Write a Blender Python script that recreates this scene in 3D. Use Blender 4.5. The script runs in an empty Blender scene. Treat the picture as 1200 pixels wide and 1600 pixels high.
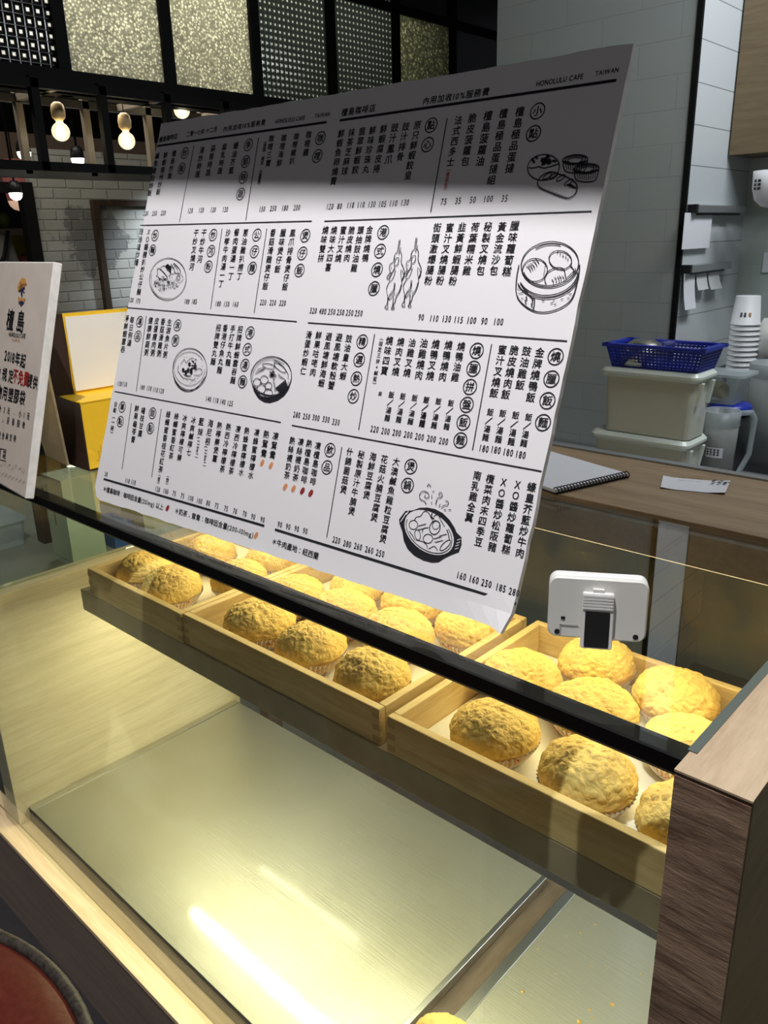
import bpy, bmesh, math, random
from mathutils import Vector, Matrix, noise
random.seed(7)
C = bpy.context.scene.collection
EYE = 1.55                                    # height of the camera above the floor

# ------------------------------------------------------------------ camera
AZ, PITCH, ROLL, F = 0.75138495, 0.32847452, -0.0278399, 1252.6
_f = Vector((-math.sin(AZ)*math.cos(PITCH), math.cos(AZ)*math.cos(PITCH), -math.sin(PITCH)))
_r = Vector((math.cos(AZ), math.sin(AZ), 0)); _d = _f.cross(_r)
_c, _s = math.cos(ROLL), math.sin(ROLL)
CX = _c*_r - _s*_d; CY = _s*_r + _c*_d; CZ = _f     # right, down, forward
CAM = Vector((0, 0, EYE))
cd = bpy.data.cameras.new('camera'); cam = bpy.data.objects.new('camera', cd); C.objects.link(cam)
cam.matrix_world = Matrix(((CX.x, -CY.x, -CZ.x, CAM.x), (CX.y, -CY.y, -CZ.y, CAM.y), (CX.z, -CY.z, -CZ.z, CAM.z), (0, 0, 0, 1)))
cd.sensor_width = 36; cd.lens = F*36/1600; cd.clip_start = .02
bpy.context.scene.camera = cam

# ------------------------------------------------------------------ world, exposure, lights
sc = bpy.context.scene
vs = sc.view_settings
vs.view_transform = 'Standard'; vs.look = 'None'; vs.gamma = 1; vs.use_curve_mapping = False; vs.exposure = 0.0
wd = bpy.data.worlds.new('mall_air'); sc.world = wd; wd.use_nodes = True
wd.node_tree.nodes['Background'].inputs[0].default_value = (.80, .82, .88, 1)
wd.node_tree.nodes['Background'].inputs[1].default_value = .075

def lamp(name, kind, loc, energy, color=(1, 1, 1), target=None, **kw):
    l = bpy.data.lights.new(name, kind); l.energy = energy; l.color = color
    for k, v in kw.items(): setattr(l, k, v)
    o = bpy.data.objects.new(name, l); C.objects.link(o); o.location = loc
    if target is not None:
        o.rotation_euler = (Vector(target)-Vector(loc)).to_track_quat('-Z', 'Y').to_euler()
    return o
lamp('counter_spotlight', 'SPOT', (-.28, .10, 2.80), 112, (1, .97, .97), (-.48, .5, 1.2), spot_size=1.5, spot_blend=.4, shadow_soft_size=.013)
lamp('case_rear_led', 'AREA', (-.73, .818, 1.2035), 5.6, (1, .82, .42), (-.73, .70, .90), shape='RECTANGLE', size=1.14, size_y=.012)
lamp('under_shelf_led', 'AREA', (-.73, .715, .930), 6.0, (1, .93, .62), (-.73, .60, .5), shape='RECTANGLE', size=1.10, size_y=.012)
lamp('kitchen_tube', 'AREA', (-.10, 1.75, 2.75), 15, (.90, .96, 1), (-.75, 2.2, 1.1), shape='RECTANGLE', size=.9, size_y=.10)
lamp('kitchen_back_tube', 'AREA', (-.20, 2.35, 2.75), 11, (.88, .94, 1), (-.95, 2.5, 1.6), shape='RECTANGLE', size=.5, size_y=.10)
lamp('window_back_tube', 'AREA', (-3.15, 2.05, 2.55), 42, (1, .95, .80), (-2.8, 2.05, 2.40), shape='RECTANGLE', size=2.2, size_y=.6)
lamp('brick_wall_washer', 'SPOT', (-3.65, 2.85, 1.95), 40, (.80, .90, 1), (-4.2, 2.75, 1.35), spot_size=1.3, spot_blend=.8, shadow_soft_size=.05)
lamp('mall_fill', 'AREA', (-3.6, 1.5, 3.15), 22, (1, .93, .82), (-4.3, 2.2, .8), shape='RECTANGLE', size=1.5, size_y=1.5)  # added fill standing in for ambient mall light, brightens the brick wall
lamp('aisle_fill', 'SPOT', (-1.9, -1.3, 3.05), 60, (1, .95, .90), (-1.25, .3, .25), spot_size=.52, spot_blend=.6, shadow_soft_size=.06)  # added fill that lifts the dark front panel, stool and floor
lamp('customer_side_fill', 'AREA', (1.2, -1.2, 3.1), 5, (1, .95, .92), (0, 0.3, .8), shape='RECTANGLE', size=.5, size_y=.5)  # added ambient fill from behind the camera, no fixture of its own

# ------------------------------------------------------------------ helpers
def ray(u, v): return CX*((u-600)/F) + CY*((v-800)/F) + CZ
def at_z(u, v, z): d = ray(u, v); return CAM + d*((z-EYE)/d.z)
def at_y(u, v, y): d = ray(u, v); return CAM + d*(y/d.y)
def at_x(u, v, x): d = ray(u, v); return CAM + d*(x/d.x)
def at_plane(u, v, p, n): d = ray(u, v); return CAM + d*((p-CAM).dot(n)/d.dot(n))

MAT = {}
def mat(name, color=(.8, .8, .8), rough=.5, metal=0, spec=.5, **kw):
    m = bpy.data.materials.new(name); m.use_nodes = True; MAT[name] = m
    b = m.node_tree.nodes['Principled BSDF']
    b.inputs['Base Color'].default_value = (*color, 1); b.inputs['Roughness'].default_value = rough
    b.inputs['Metallic'].default_value = metal; b.inputs['Specular IOR Level'].default_value = spec
    for k, v in kw.items(): b.inputs[k].default_value = v
    return m
def nd(m, t, **kw):
    n = m.node_tree.nodes.new(t)
    for k, v in kw.items():
        if k in n.inputs: n.inputs[k].default_value = v
        else: setattr(n, k, v)
    return n
def ln(m, a, b): m.node_tree.links.new(a, b)
def bsdf(m): return m.node_tree.nodes['Principled BSDF']
def coords(m, scale=(1, 1, 1), rot=(0, 0, 0), kind='Object'):
    t = nd(m, 'ShaderNodeTexCoord'); mp = nd(m, 'ShaderNodeMapping')
    mp.inputs['Scale'].default_value = scale; mp.inputs['Rotation'].default_value = rot
    ln(m, t.outputs[kind], mp.inputs['Vector']); return mp.outputs[0]
def ramp(m, fac, stops):
    r = nd(m, 'ShaderNodeValToRGB'); e = r.color_ramp.elements
    while len(e) < len(stops): e.new(.5)
    for k, (p, c) in enumerate(stops): e[k].position = p; e[k].color = (*c, 1)
    ln(m, fac, r.inputs[0]); return r.outputs[0]
def bump(m, height, strength=.3, dist=.002):
    b = nd(m, 'ShaderNodeBump'); b.inputs['Strength'].default_value = strength; b.inputs['Distance'].default_value = dist
    ln(m, height, b.inputs['Height']); ln(m, b.outputs[0], bsdf(m).inputs['Normal'])
def speckle(name, c1, c2, scale=60, rough=.5, bs=.15, spec=.5, metal=0):
    m = mat(name, c1, rough, metal, spec)
    n = nd(m, 'ShaderNodeTexNoise', Scale=scale, Detail=4); ln(m, coords(m), n.inputs['Vector'])
    ln(m, ramp(m, n.outputs[0], [(.3, c1), (.7, c2)]), bsdf(m).inputs['Base Color'])
    if bs: bump(m, n.outputs[0], bs, .001)
    return m
def wood(name, c1, c2, scale=(1, 1, 1), rough=.5, grain=.25, spec=.4, k=1.0):
    """scale stretches the grain: small along the grain, large across it"""
    m = mat(name, c1, rough, 0, spec)
    v = coords(m, scale)
    n = nd(m, 'ShaderNodeTexNoise', Scale=6*k, Detail=5, Roughness=.6, Distortion=.8); ln(m, v, n.inputs['Vector'])
    n2 = nd(m, 'ShaderNodeTexNoise', Scale=34*k, Detail=6, Roughness=.7); ln(m, v, n2.inputs['Vector'])
    mx = nd(m, 'ShaderNodeMath', operation='ADD'); ln(m, n.outputs[0], mx.inputs[0])
    mu = nd(m, 'ShaderNodeMath', operation='MULTIPLY'); mu.inputs[1].default_value = .7; ln(m, n2.outputs[0], mu.inputs[0])
    ln(m, mu.outputs[0], mx.inputs[1])
    ln(m, ramp(m, mx.outputs[0], [(.62, c1), (1.05, c2)]), bsdf(m).inputs['Base Color'])
    bump(m, mx.outputs[0], grain, .0015)
    return m
def glass(name, tint=(.93, .97, .94), refl=1.0, rough=0.0, base=.04):
    m = bpy.data.materials.new(name); m.use_nodes = True; MAT[name] = m
    nt = m.node_tree; nt.nodes.remove(bsdf(m)); out = nt.nodes['Material Output']
    tr = nd(m, 'ShaderNodeBsdfTransparent'); tr.inputs[0].default_value = (*tint, 1)
    gl = nd(m, 'ShaderNodeBsdfGlossy'); gl.inputs['Roughness'].default_value = rough
    lw = nd(m, 'ShaderNodeLayerWeight'); lw.inputs[0].default_value = .5
    pw = nd(m, 'ShaderNodeMath', operation='POWER'); pw.inputs[1].default_value = 4.5; ln(m, lw.outputs['Facing'], pw.inputs[0])
    mu = nd(m, 'ShaderNodeMath', operation='MULTIPLY_ADD'); mu.inputs[1].default_value = .9*refl; mu.inputs[2].default_value = base*refl
    ln(m, pw.outputs[0], mu.inputs[0])
    mx = nd(m, 'ShaderNodeMixShader'); ln(m, mu.outputs[0], mx.inputs[0]); ln(m, tr.outputs[0], mx.inputs[1]); ln(m, gl.outputs[0], mx.inputs[2])
    ln(m, mx.outputs[0], out.inputs[0]); return m
def emit(name, color, strength):
    m = mat(name, color, .5); b = bsdf(m)
    b.inputs['Emission Color'].default_value = (*color, 1); b.inputs['Emission Strength'].default_value = strength
    return m

class MB:
    """collects shapes and links them as one mesh object"""
    def __init__(s): s.v = []; s.f = []; s.sm = []
    def add(s, vs_, fs, smooth=False):
        o = len(s.v); s.v += [tuple(v) for v in vs_]; s.f += [tuple(i+o for i in f) for f in fs]; s.sm += [smooth]*len(fs); return s
    def box(s, a, b, M=None):
        x0, y0, z0 = a; x1, y1, z1 = b
        vs_ = [Vector(p) for p in ((x0,y0,z0),(x1,y0,z0),(x1,y1,z0),(x0,y1,z0),(x0,y0,z1),(x1,y0,z1),(x1,y1,z1),(x0,y1,z1))]
        if M: vs_ = [M @ v for v in vs_]
        return s.add(vs_, [(0,3,2,1),(4,5,6,7),(0,1,5,4),(1,2,6,5),(2,3,7,6),(3,0,4,7)])
    def rbox(s, a, b, r, n=4, M=None, taper=1.0, round_v=0):
        """upright box with rounded vertical corners, bottom scaled by taper"""
        cx, cy = (a[0]+b[0])/2, (a[1]+b[1])/2; hx, hy = (b[0]-a[0])/2, (b[1]-a[1])/2
        def ring(z, k, inset=0):
            o = []
            for (sx, sy, a0) in ((1,1,0),(-1,1,90),(-1,-1,180),(1,-1,270)):
                rr = max(r-inset, .0005)
                for i in range(n+1):
                    t = math.radians(a0+90*i/n)
                    o.append(Vector((cx+k*(sx*(hx-r)+rr*math.cos(t)), cy+k*(sy*(hy-r)+rr*math.sin(t)), z)))
            return o
        zs = [(a[2], taper, round_v)] + ([(a[2]+round_v, taper, 0), (b[2]-round_v, 1, 0)] if round_v else []) + [(b[2], 1, round_v)]
        rings = [ring(*q) for q in zs]; m = len(rings[0]); vs_ = [v for q in rings for v in q]
        if M: vs_ = [M @ v for v in vs_]
        fs = [tuple(range(m-1, -1, -1)), tuple(range((len(rings)-1)*m, len(rings)*m))]
        for k in range(len(rings)-1):
            fs += [(k*m+i, k*m+(i+1) % m, (k+1)*m+(i+1) % m, (k+1)*m+i) for i in range(m)]
        return s.add(vs_, fs)
    def tube(s, pts, r, n=8, closed=False, cap=True):
        pts = [Vector(p) for p in pts]; rings = []; L = len(pts)
        rs = r if isinstance(r, (list, tuple)) else [r]*L
        prev = None
        for i, p in enumerate(pts):
            t = (pts[(i+1) % L] if (closed or i < L-1) else p) - (pts[i-1] if (closed or i > 0) else p)
            t.normalize()
            if prev is None: x = t.orthogonal().normalized()
            else: x = (prev - t*prev.dot(t)); x = x.normalized() if x.length > 1e-6 else t.orthogonal().normalized()
            prev = x; y = t.cross(x)
            rings.append([p + (x*math.cos(2*math.pi*k/n)+y*math.sin(2*math.pi*k/n))*rs[i] for k in range(n)])
        vs_ = [v for q in rings for v in q]; fs = []
        for i in range(L if closed else L-1):
            j = (i+1) % L
            fs += [(i*n+k, i*n+(k+1) % n, j*n+(k+1) % n, j*n+k) for k in range(n)]
        if cap and not closed: fs += [tuple(range(n-1, -1, -1)), tuple((L-1)*n+k for k in range(n))]
        return s.add(vs_, fs, True)
    def bar(s, p, q, w, h, up=(0, 0, 1)):
        p, q = Vector(p), Vector(q); t = (q-p).normalized(); up = Vector(up)
        x = t.cross(up); x = x.normalized() if x.length > 1e-5 else t.orthogonal().normalized(); y = x.cross(t)
        vs_ = [e + x*sx*w/2 + y*sy*h/2 for e in (p, q) for sx, sy in ((-1,-1),(1,-1),(1,1),(-1,1))]
        return s.add(vs_, [(3,2,1,0),(4,5,6,7),(0,1,5,4),(1,2,6,5),(2,3,7,6),(3,0,4,7)])
    def lathe(s, prof, n=32, c=(0, 0, 0), smooth=True):
        c = Vector(c); vs_ = []; fs = []; m = len(prof)
        for (r, z) in prof: vs_ += [c+Vector((r*math.cos(2*math.pi*k/n), r*math.sin(2*math.pi*k/n), z)) for k in range(n)]
        for i in range(m-1): fs += [(i*n+k, i*n+(k+1) % n, (i+1)*n+(k+1) % n, (i+1)*n+k) for k in range(n)]
        if prof[0][0] > 1e-6: fs.append(tuple(range(n-1, -1, -1)))
        if prof[-1][0] > 1e-6: fs.append(tuple((m-1)*n+k for k in range(n)))
        return s.add(vs_, fs, smooth)
    def build(s, name, material, parent=None, bevel=0, seg=2, world=True):
        me = bpy.data.meshes.new(name)
        off = parent_loc(parent) if (parent is not None and world) else Vector()
        me.from_pydata([Vector(v)-off for v in s.v], [], s.f)
        me.polygons.foreach_set('use_smooth', s.sm); me.update()
        bm = bmesh.new(); bm.from_mesh(me)
        bmesh.ops.remove_doubles(bm, verts=bm.verts, dist=1e-6)
        if bevel:
            bmesh.ops.recalc_face_normals(bm, faces=bm.faces)
            bmesh.ops.bevel(bm, geom=list(bm.edges), offset=bevel, segments=seg, affect='EDGES', profile=.5, clamp_overlap=True)
        bmesh.ops.recalc_face_normals(bm, faces=bm.faces); bm.to_mesh(me); bm.free()
        me.materials.append(MAT[material])
        o = bpy.data.objects.new(name, me); C.objects.link(o)
        if parent is not None: o.parent = parent
        return o
def parent_loc(p):
    v = Vector()
    while p is not None: v = v + p.location; p = p.parent
    return v
def tag(o, label, cat, group=None, kind=None):
    o['label'] = label; o['category'] = cat
    if group: o['group'] = group
    if kind: o['kind'] = kind
    return o
def thing(name, loc, label, cat, group=None, rz=0):
    o = bpy.data.objects.new(name, None); C.objects.link(o); o.location = loc; o.rotation_euler.z = rz
    o.empty_display_size = .03
    return tag(o, label, cat, group)
def struct(mb, name, material, parent=None, **kw):
    o = mb.build(name, material, parent, **kw)
    if parent is None: o['kind'] = 'structure'
    return o
def kids(o): return [c for c in bpy.data.objects if c.parent == o]
def dup(o, parent=None):
    c = o.copy(); C.objects.link(c); c.parent = parent
    for k in kids(o): dup(k, c)
    return c

# ------------------------------------------------------------------ materials
wood('pine', (.47, .33, .135), (.66, .50, .25), (.6, 6, 6), .5, .12)
wood('pine_across', (.47, .33, .135), (.66, .50, .25), (6, .6, 6), .5, .12)
wood('pale_laminate', (.60, .50, .31), (.74, .65, .44), (5, .5, 7), .38, .05)
wood('rail_wood', (.72, .52, .28), (.90, .70, .44), (.5, 7, 7), .45, .06)
wood('oak_top', (.40, .29, .18), (.55, .42, .28), (7, .9, 5), .42, .10)
wood('walnut', (.15, .09, .057), (.38, .26, .175), (2.2, 4, 11), .40, .8, .5, .7)
wood('walnut_side', (.10, .072, .050), (.16, .12, .09), (5, .8, 6), .42, .25)
wood('counter_wood', (.25, .165, .09), (.38, .27, .16), (.5, 6, 6), .45, .08)
wood('front_panel', (.17, .125, .095), (.28, .21, .165), (.4, 5, 6), .3, .08)
wood('cabinet_wood', (.14, .098, .052), (.19, .14, .08), (.5, 5, 6), .5, .05)
wood('socket_wood', (.50, .34, .16), (.64, .46, .24), (8, 8, 1), .5, .05)
wood('frame_wood', (.035, .022, .014), (.07, .045, .028), (6, 6, .7), .55, .1)
speckle('shelf_board', (.27, .22, .14), (.36, .30, .20), 22, .4, .03)
glass('case_glass', (.945, .975, .950))
glass('clear_glass', (.95, .97, .95), .7)
mat('glass_edge', (.10, .125, .11), .2)
mat('seal_led_line', (.50, .46, .32), .3); mat('black_bar', (.004, .004, .004), .4, spec=.2)  # seal's pale gold stands in for LED light reflected along the glass edge
mat('black_steel', (.007, .007, .007), .7, spec=.15)
mat('dark_steel', (.03, .028, .024), .5)
mat('brown_steel', (.16, .13, .10), .5)
emit('led', (1, .93, .66), 60); emit('led_rear', (1, .82, .45), 1.2)
mat('white_board', (.82, .81, .83), .55, spec=.3)
speckle('sign_paper', (.66, .58, .50), (.72, .64, .56), 30, .6, .02)
speckle('foam_edge', (.82, .80, .76), (.70, .68, .64), 90, .8, .3)
mat('ink', (.012, .012, .018), .6); mat('ink_red', (.55, .03, .02), .6); mat('ink_orange', (.80, .33, .14), .6)
mat('ink_gold', (.66, .33, .08), .6); mat('ink_dark_red', (.30, .015, .02), .6); mat('ink_amber', (.62, .30, .07), .6); mat('ink_navy', (.02, .03, .09), .6)
mat('ink_faint', (.50, .42, .35), .7)
mat('box_yellow', (.80, .50, .02), .5); mat('box_brown', (.035, .017, .012), .45); mat('box_white', (.78, .76, .70), .6)
mat('box_print', (.62, .37, .02), .6)
mat('white_plastic', (.78, .78, .77), .35); mat('device_back', (.70, .70, .66), .45); mat('device_line', (.38, .38, .36), .5)
mat('black_plastic', (.015, .015, .017), .4)
mat('tub_plastic', (.60, .61, .52), .35); mat('tub_lid', (.70, .75, .68), .28)
mat('blue_plastic', (.012, .03, .36), .35)
mat('grey_metal', (.35, .36, .37), .35, .6); mat('foil', (.75, .75, .74), .25, 1)
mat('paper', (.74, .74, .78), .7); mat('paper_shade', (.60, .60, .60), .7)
mat('cup_paper', (.72, .72, .72), .5)
speckle('leather_red', (.075, .011, .008), (.11, .022, .014), 140, .35, .3)
speckle('piping_leather', (.015, .012, .010), (.06, .05, .04), 220, .5, .4)
speckle('grey_laminate', (.13, .12, .13), (.16, .15, .16), 30, .3, .02)
speckle('floor_tile', (.10, .095, .10), (.14, .135, .14), 8, .3, .02)
mat('ceiling_black', (.012, .012, .013), .9); mat('mall_dark', (.02, .018, .017), .8)
mat('soffit_beige', (.30, .22, .17), .8)
emit('spot_glow', (1, .93, .78), 9); emit('filament', (1, .90, .62), 22); emit('tube_glow', (.9, .96, 1), 12)
glass('bulb_glass', (.98, .93, .80), .8)
def glow_glass():
    m = MAT['bulb_glass']; nt = m.node_tree; out = nt.nodes['Material Output']; src = out.inputs[0].links[0].from_socket
    e = nd(m, 'ShaderNodeEmission'); e.inputs[0].default_value = (1, .90, .62, 1); e.inputs[1].default_value = .55
    a = nd(m, 'ShaderNodeAddShader'); ln(m, src, a.inputs[0]); ln(m, e.outputs[0], a.inputs[1]); ln(m, a.outputs[0], out.inputs[0])
glow_glass()
emit('lantern_pink', (.42, .13, .11), .22); emit('lantern_bottom', (.85, .55, .38), .55)
mat('shirt_white', (.72, .72, .66), .8); mat('skin', (.50, .30, .21), .6); mat('hair_black', (.012, .010, .009), .5); mat('trousers_dark', (.03, .03, .035), .8)
mat('liquid_grey', (.24, .22, .17), .3); mat('jug_plastic', (.42, .44, .42), .25, **{'Alpha': .55}); mat('lemon', (.42, .29, .06), .5)
mat('milky_plastic', (.55, .62, .64), .35, **{'Alpha': .42}); mat('bag_plastic', (.62, .62, .58), .3)
mat('box_green', (.46, .52, .36), .6); mat('box_blue', (.02, .10, .30), .5); mat('box_grey', (.26, .25, .22), .6); mat('ledge_grey', (.24, .24, .20), .35)
mat('leaf_green', (.10, .12, .03), .6); mat('poster_yellow', (.5, .45, .05), .7); mat('poster_pink', (.45, .12, .12), .7)
mat('crumb', (.55, .36, .10), .8)

def tiles(name, c, grout, w, h, axis, rough=.12):
    m = mat(name, c, rough, 0, .5)
    t = nd(m, 'ShaderNodeTexCoord'); sx = nd(m, 'ShaderNodeSeparateXYZ'); ln(m, t.outputs['Object'], sx.inputs[0])
    cb = nd(m, 'ShaderNodeCombineXYZ'); ln(m, sx.outputs[axis], cb.inputs[0]); ln(m, sx.outputs[2], cb.inputs[1])
    br = nd(m, 'ShaderNodeTexBrick', offset=.5, squash=1); br.inputs['Scale'].default_value = 1
    br.inputs['Mortar Size'].default_value = .0014; br.inputs['Mortar Smooth'].default_value = .25
    br.inputs['Brick Width'].default_value = w; br.inputs['Row Height'].default_value = h; br.inputs['Bias'].default_value = 0
    br.inputs['Color1'].default_value = (*c, 1); br.inputs['Color2'].default_value = (c[0]*.95, c[1]*.96, c[2]*.95, 1); br.inputs['Mortar'].default_value = (*grout, 1)
    ln(m, cb.outputs[0], br.inputs['Vector']); ln(m, br.outputs['Color'], bsdf(m).inputs['Base Color'])
    iv = nd(m, 'ShaderNodeMath', operation='SUBTRACT'); iv.inputs[0].default_value = 1; ln(m, br.outputs['Fac'], iv.inputs[1])
    n = nd(m, 'ShaderNodeTexNoise', Scale=9, Detail=1); ln(m, t.outputs['Object'], n.inputs['Vector'])
    ad = nd(m, 'ShaderNodeMath', operation='MULTIPLY_ADD'); ad.inputs[1].default_value = .8; ln(m, n.outputs[0], ad.inputs[0]); ln(m, iv.outputs[0], ad.inputs[2])
    bump(m, ad.outputs[0], .35, .0015); return m
tiles('tile_front', (.40, .43, .415), (.33, .35, .34), .23, .0845, 0)
tiles('tile_side', (.55, .58, .60), (.22, .23, .23), 3.0, .1010, 1)
tiles('tile_back', (.46, .52, .48), (.52, .54, .52), .30, .0845, 0)

def pan_steel():
    m = mat('pan_steel', (.45, .45, .39), .42, .74); bsdf(m).inputs['Coat Weight'].default_value = .5; bsdf(m).inputs['Coat IOR'].default_value = 1.9; bsdf(m).inputs['Coat Roughness'].default_value = .085
    v = coords(m, (3, 90, 3))
    n = nd(m, 'ShaderNodeTexNoise', Scale=5, Detail=4); ln(m, v, n.inputs['Vector'])
    n2 = nd(m, 'ShaderNodeTexNoise', Scale=4.5, Detail=2); ln(m, coords(m), n2.inputs['Vector'])
    mx = nd(m, 'ShaderNodeMix', data_type='RGBA'); ln(m, n2.outputs[0], mx.inputs[0]); mx.inputs[6].default_value = (.52, .52, .46, 1); mx.inputs[7].default_value = (.42, .40, .29, 1)
    ln(m, mx.outputs[2], bsdf(m).inputs['Base Color'])
    n4 = nd(m, 'ShaderNodeTexNoise', Scale=14, Detail=1); ln(m, coords(m), n4.inputs['Vector'])
    ad = nd(m, 'ShaderNodeMath', operation='MULTIPLY_ADD'); ad.inputs[1].default_value = 1.1; ln(m, n4.outputs[0], ad.inputs[0]); ln(m, n.outputs[0], ad.inputs[2]); bump(m, ad.outputs[0], .10, .004)
pan_steel()

def bun_crust():
    m = mat('bun_crust', (.7, .45, .1), .62, 0, .3)
    v = coords(m)
    n = nd(m, 'ShaderNodeTexNoise', Scale=26, Detail=4); ln(m, v, n.inputs['Vector'])
    sx = nd(m, 'ShaderNodeSeparateXYZ'); ln(m, v, sx.inputs[0])
    hz = nd(m, 'ShaderNodeMapRange'); hz.inputs[1].default_value = .030; hz.inputs[2].default_value = .064; ln(m, sx.outputs[2], hz.inputs[0])
    ad = nd(m, 'ShaderNodeMath', operation='MULTIPLY_ADD'); ad.inputs[1].default_value = .40; ln(m, hz.outputs[0], ad.inputs[0]); ln(m, n.outputs[0], ad.inputs[2])
    vo = nd(m, 'ShaderNodeTexVoronoi', Scale=120, feature='DISTANCE_TO_EDGE')
    nw = nd(m, 'ShaderNodeTexNoise', Scale=70, Detail=2); ln(m, v, nw.inputs['Vector'])
    wv = nd(m, 'ShaderNodeVectorMath', operation='MULTIPLY_ADD'); ln(m, nw.outputs['Color'], wv.inputs[0]); wv.inputs[1].default_value = (.014, .014, .014); ln(m, v, wv.inputs[2]); ln(m, wv.outputs[0], vo.inputs['Vector'])
    c = ramp(m, ad.outputs[0], [(.40, (.76, .57, .18)), (.72, (.70, .48, .14)), (1.0, (.50, .31, .10))])
    mx = nd(m, 'ShaderNodeMix', data_type='RGBA'); ln(m, ramp(m, vo.outputs[0], [(.0, (.25,)*3), (.30, (1,)*3)]), mx.inputs[0])
    mx.inputs[6].default_value = (.76, .54, .19, 1); ln(m, c, mx.inputs[7]); ln(m, mx.outputs[2], bsdf(m).inputs['Base Color'])
    n3 = nd(m, 'ShaderNodeTexNoise', Scale=320, Detail=3); ln(m, v, n3.inputs['Vector'])
    mr = nd(m, 'ShaderNodeMapRange'); mr.inputs[2].default_value = .30; ln(m, vo.outputs[0], mr.inputs[0])
    hh = nd(m, 'ShaderNodeMath', operation='MULTIPLY_ADD'); hh.inputs[1].default_value = 1.6; ln(m, mr.outputs[0], hh.inputs[0]); ln(m, n3.outputs[0], hh.inputs[2])
    bump(m, hh.outputs[0], .42, .0010)
bun_crust()
speckle('bun_bread', (.66, .36, .10), (.74, .46, .16), 60, .6, .1)
def liner_mat():
    m = mat('liner_paper', (.80, .76, .70), .7); v = coords(m)
    n = nd(m, 'ShaderNodeTexNoise', Scale=75, Detail=1); ln(m, v, n.inputs['Vector'])
    ln(m, ramp(m, n.outputs[0], [(.0, (.80, .76, .70)), (.60, (.80, .76, .70)), (.64, (.45, .06, .07)), (.70, (.45, .06, .07)), (.74, (.80, .76, .70))]), bsdf(m).inputs['Base Color'])
liner_mat()

def brick_paint():
    m = mat('painted_brick', (.5, .5, .47), .7)
    t = nd(m, 'ShaderNodeTexCoord'); sx = nd(m, 'ShaderNodeSeparateXYZ'); ln(m, t.outputs['Object'], sx.inputs[0])
    cb = nd(m, 'ShaderNodeCombineXYZ'); ln(m, sx.outputs[1], cb.inputs[0]); ln(m, sx.outputs[2], cb.inputs[1])
    br = nd(m, 'ShaderNodeTexBrick'); br.inputs['Scale'].default_value = 1; br.inputs['Mortar Size'].default_value = .006; br.inputs['Mortar Smooth'].default_value = .6
    br.inputs['Brick Width'].default_value = .15; br.inputs['Row Height'].default_value = .051
    br.inputs['Color1'].default_value = (.46, .46, .41, 1); br.inputs['Color2'].default_value = (.42, .42, .38, 1); br.inputs['Mortar'].default_value = (.39, .39, .355, 1)
    ln(m, cb.outputs[0], br.inputs['Vector'])
    n = nd(m, 'ShaderNodeTexNoise', Scale=7, Detail=6, Roughness=.7); ln(m, t.outputs['Object'], n.inputs['Vector'])
    # worn paint: a patch of bare grey brick around the timber frame
    ds = nd(m, 'ShaderNodeVectorMath', operation='DISTANCE'); ln(m, t.outputs['Object'], ds.inputs[0]); ds.inputs[1].default_value = (-4.2, 2.30, 1.58)
    mr = nd(m, 'ShaderNodeMapRange'); mr.inputs[1].default_value = .10; mr.inputs[2].default_value = .42; mr.inputs[3].default_value = .17; mr.inputs[4].default_value = -.25; ln(m, ds.outputs['Value'], mr.inputs[0])
    ad = nd(m, 'ShaderNodeMath', operation='ADD'); ln(m, n.outputs[0], ad.inputs[0]); ln(m, mr.outputs[0], ad.inputs[1])
    mx = nd(m, 'ShaderNodeMix', data_type='RGBA'); ln(m, ramp(m, ad.outputs[0], [(.55, (0,)*3), (.62, (1,)*3)]), mx.inputs[0])
    ln(m, br.outputs['Color'], mx.inputs[6]); mx.inputs[7].default_value = (.20, .20, .19, 1); ln(m, mx.outputs[2], bsdf(m).inputs['Base Color'])
    iv = nd(m, 'ShaderNodeMath', operation='MULTIPLY'); iv.inputs[1].default_value = -1; ln(m, br.outputs['Fac'], iv.inputs[0])
    bump(m, iv.outputs[0], .7, .008)
brick_paint()

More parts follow.
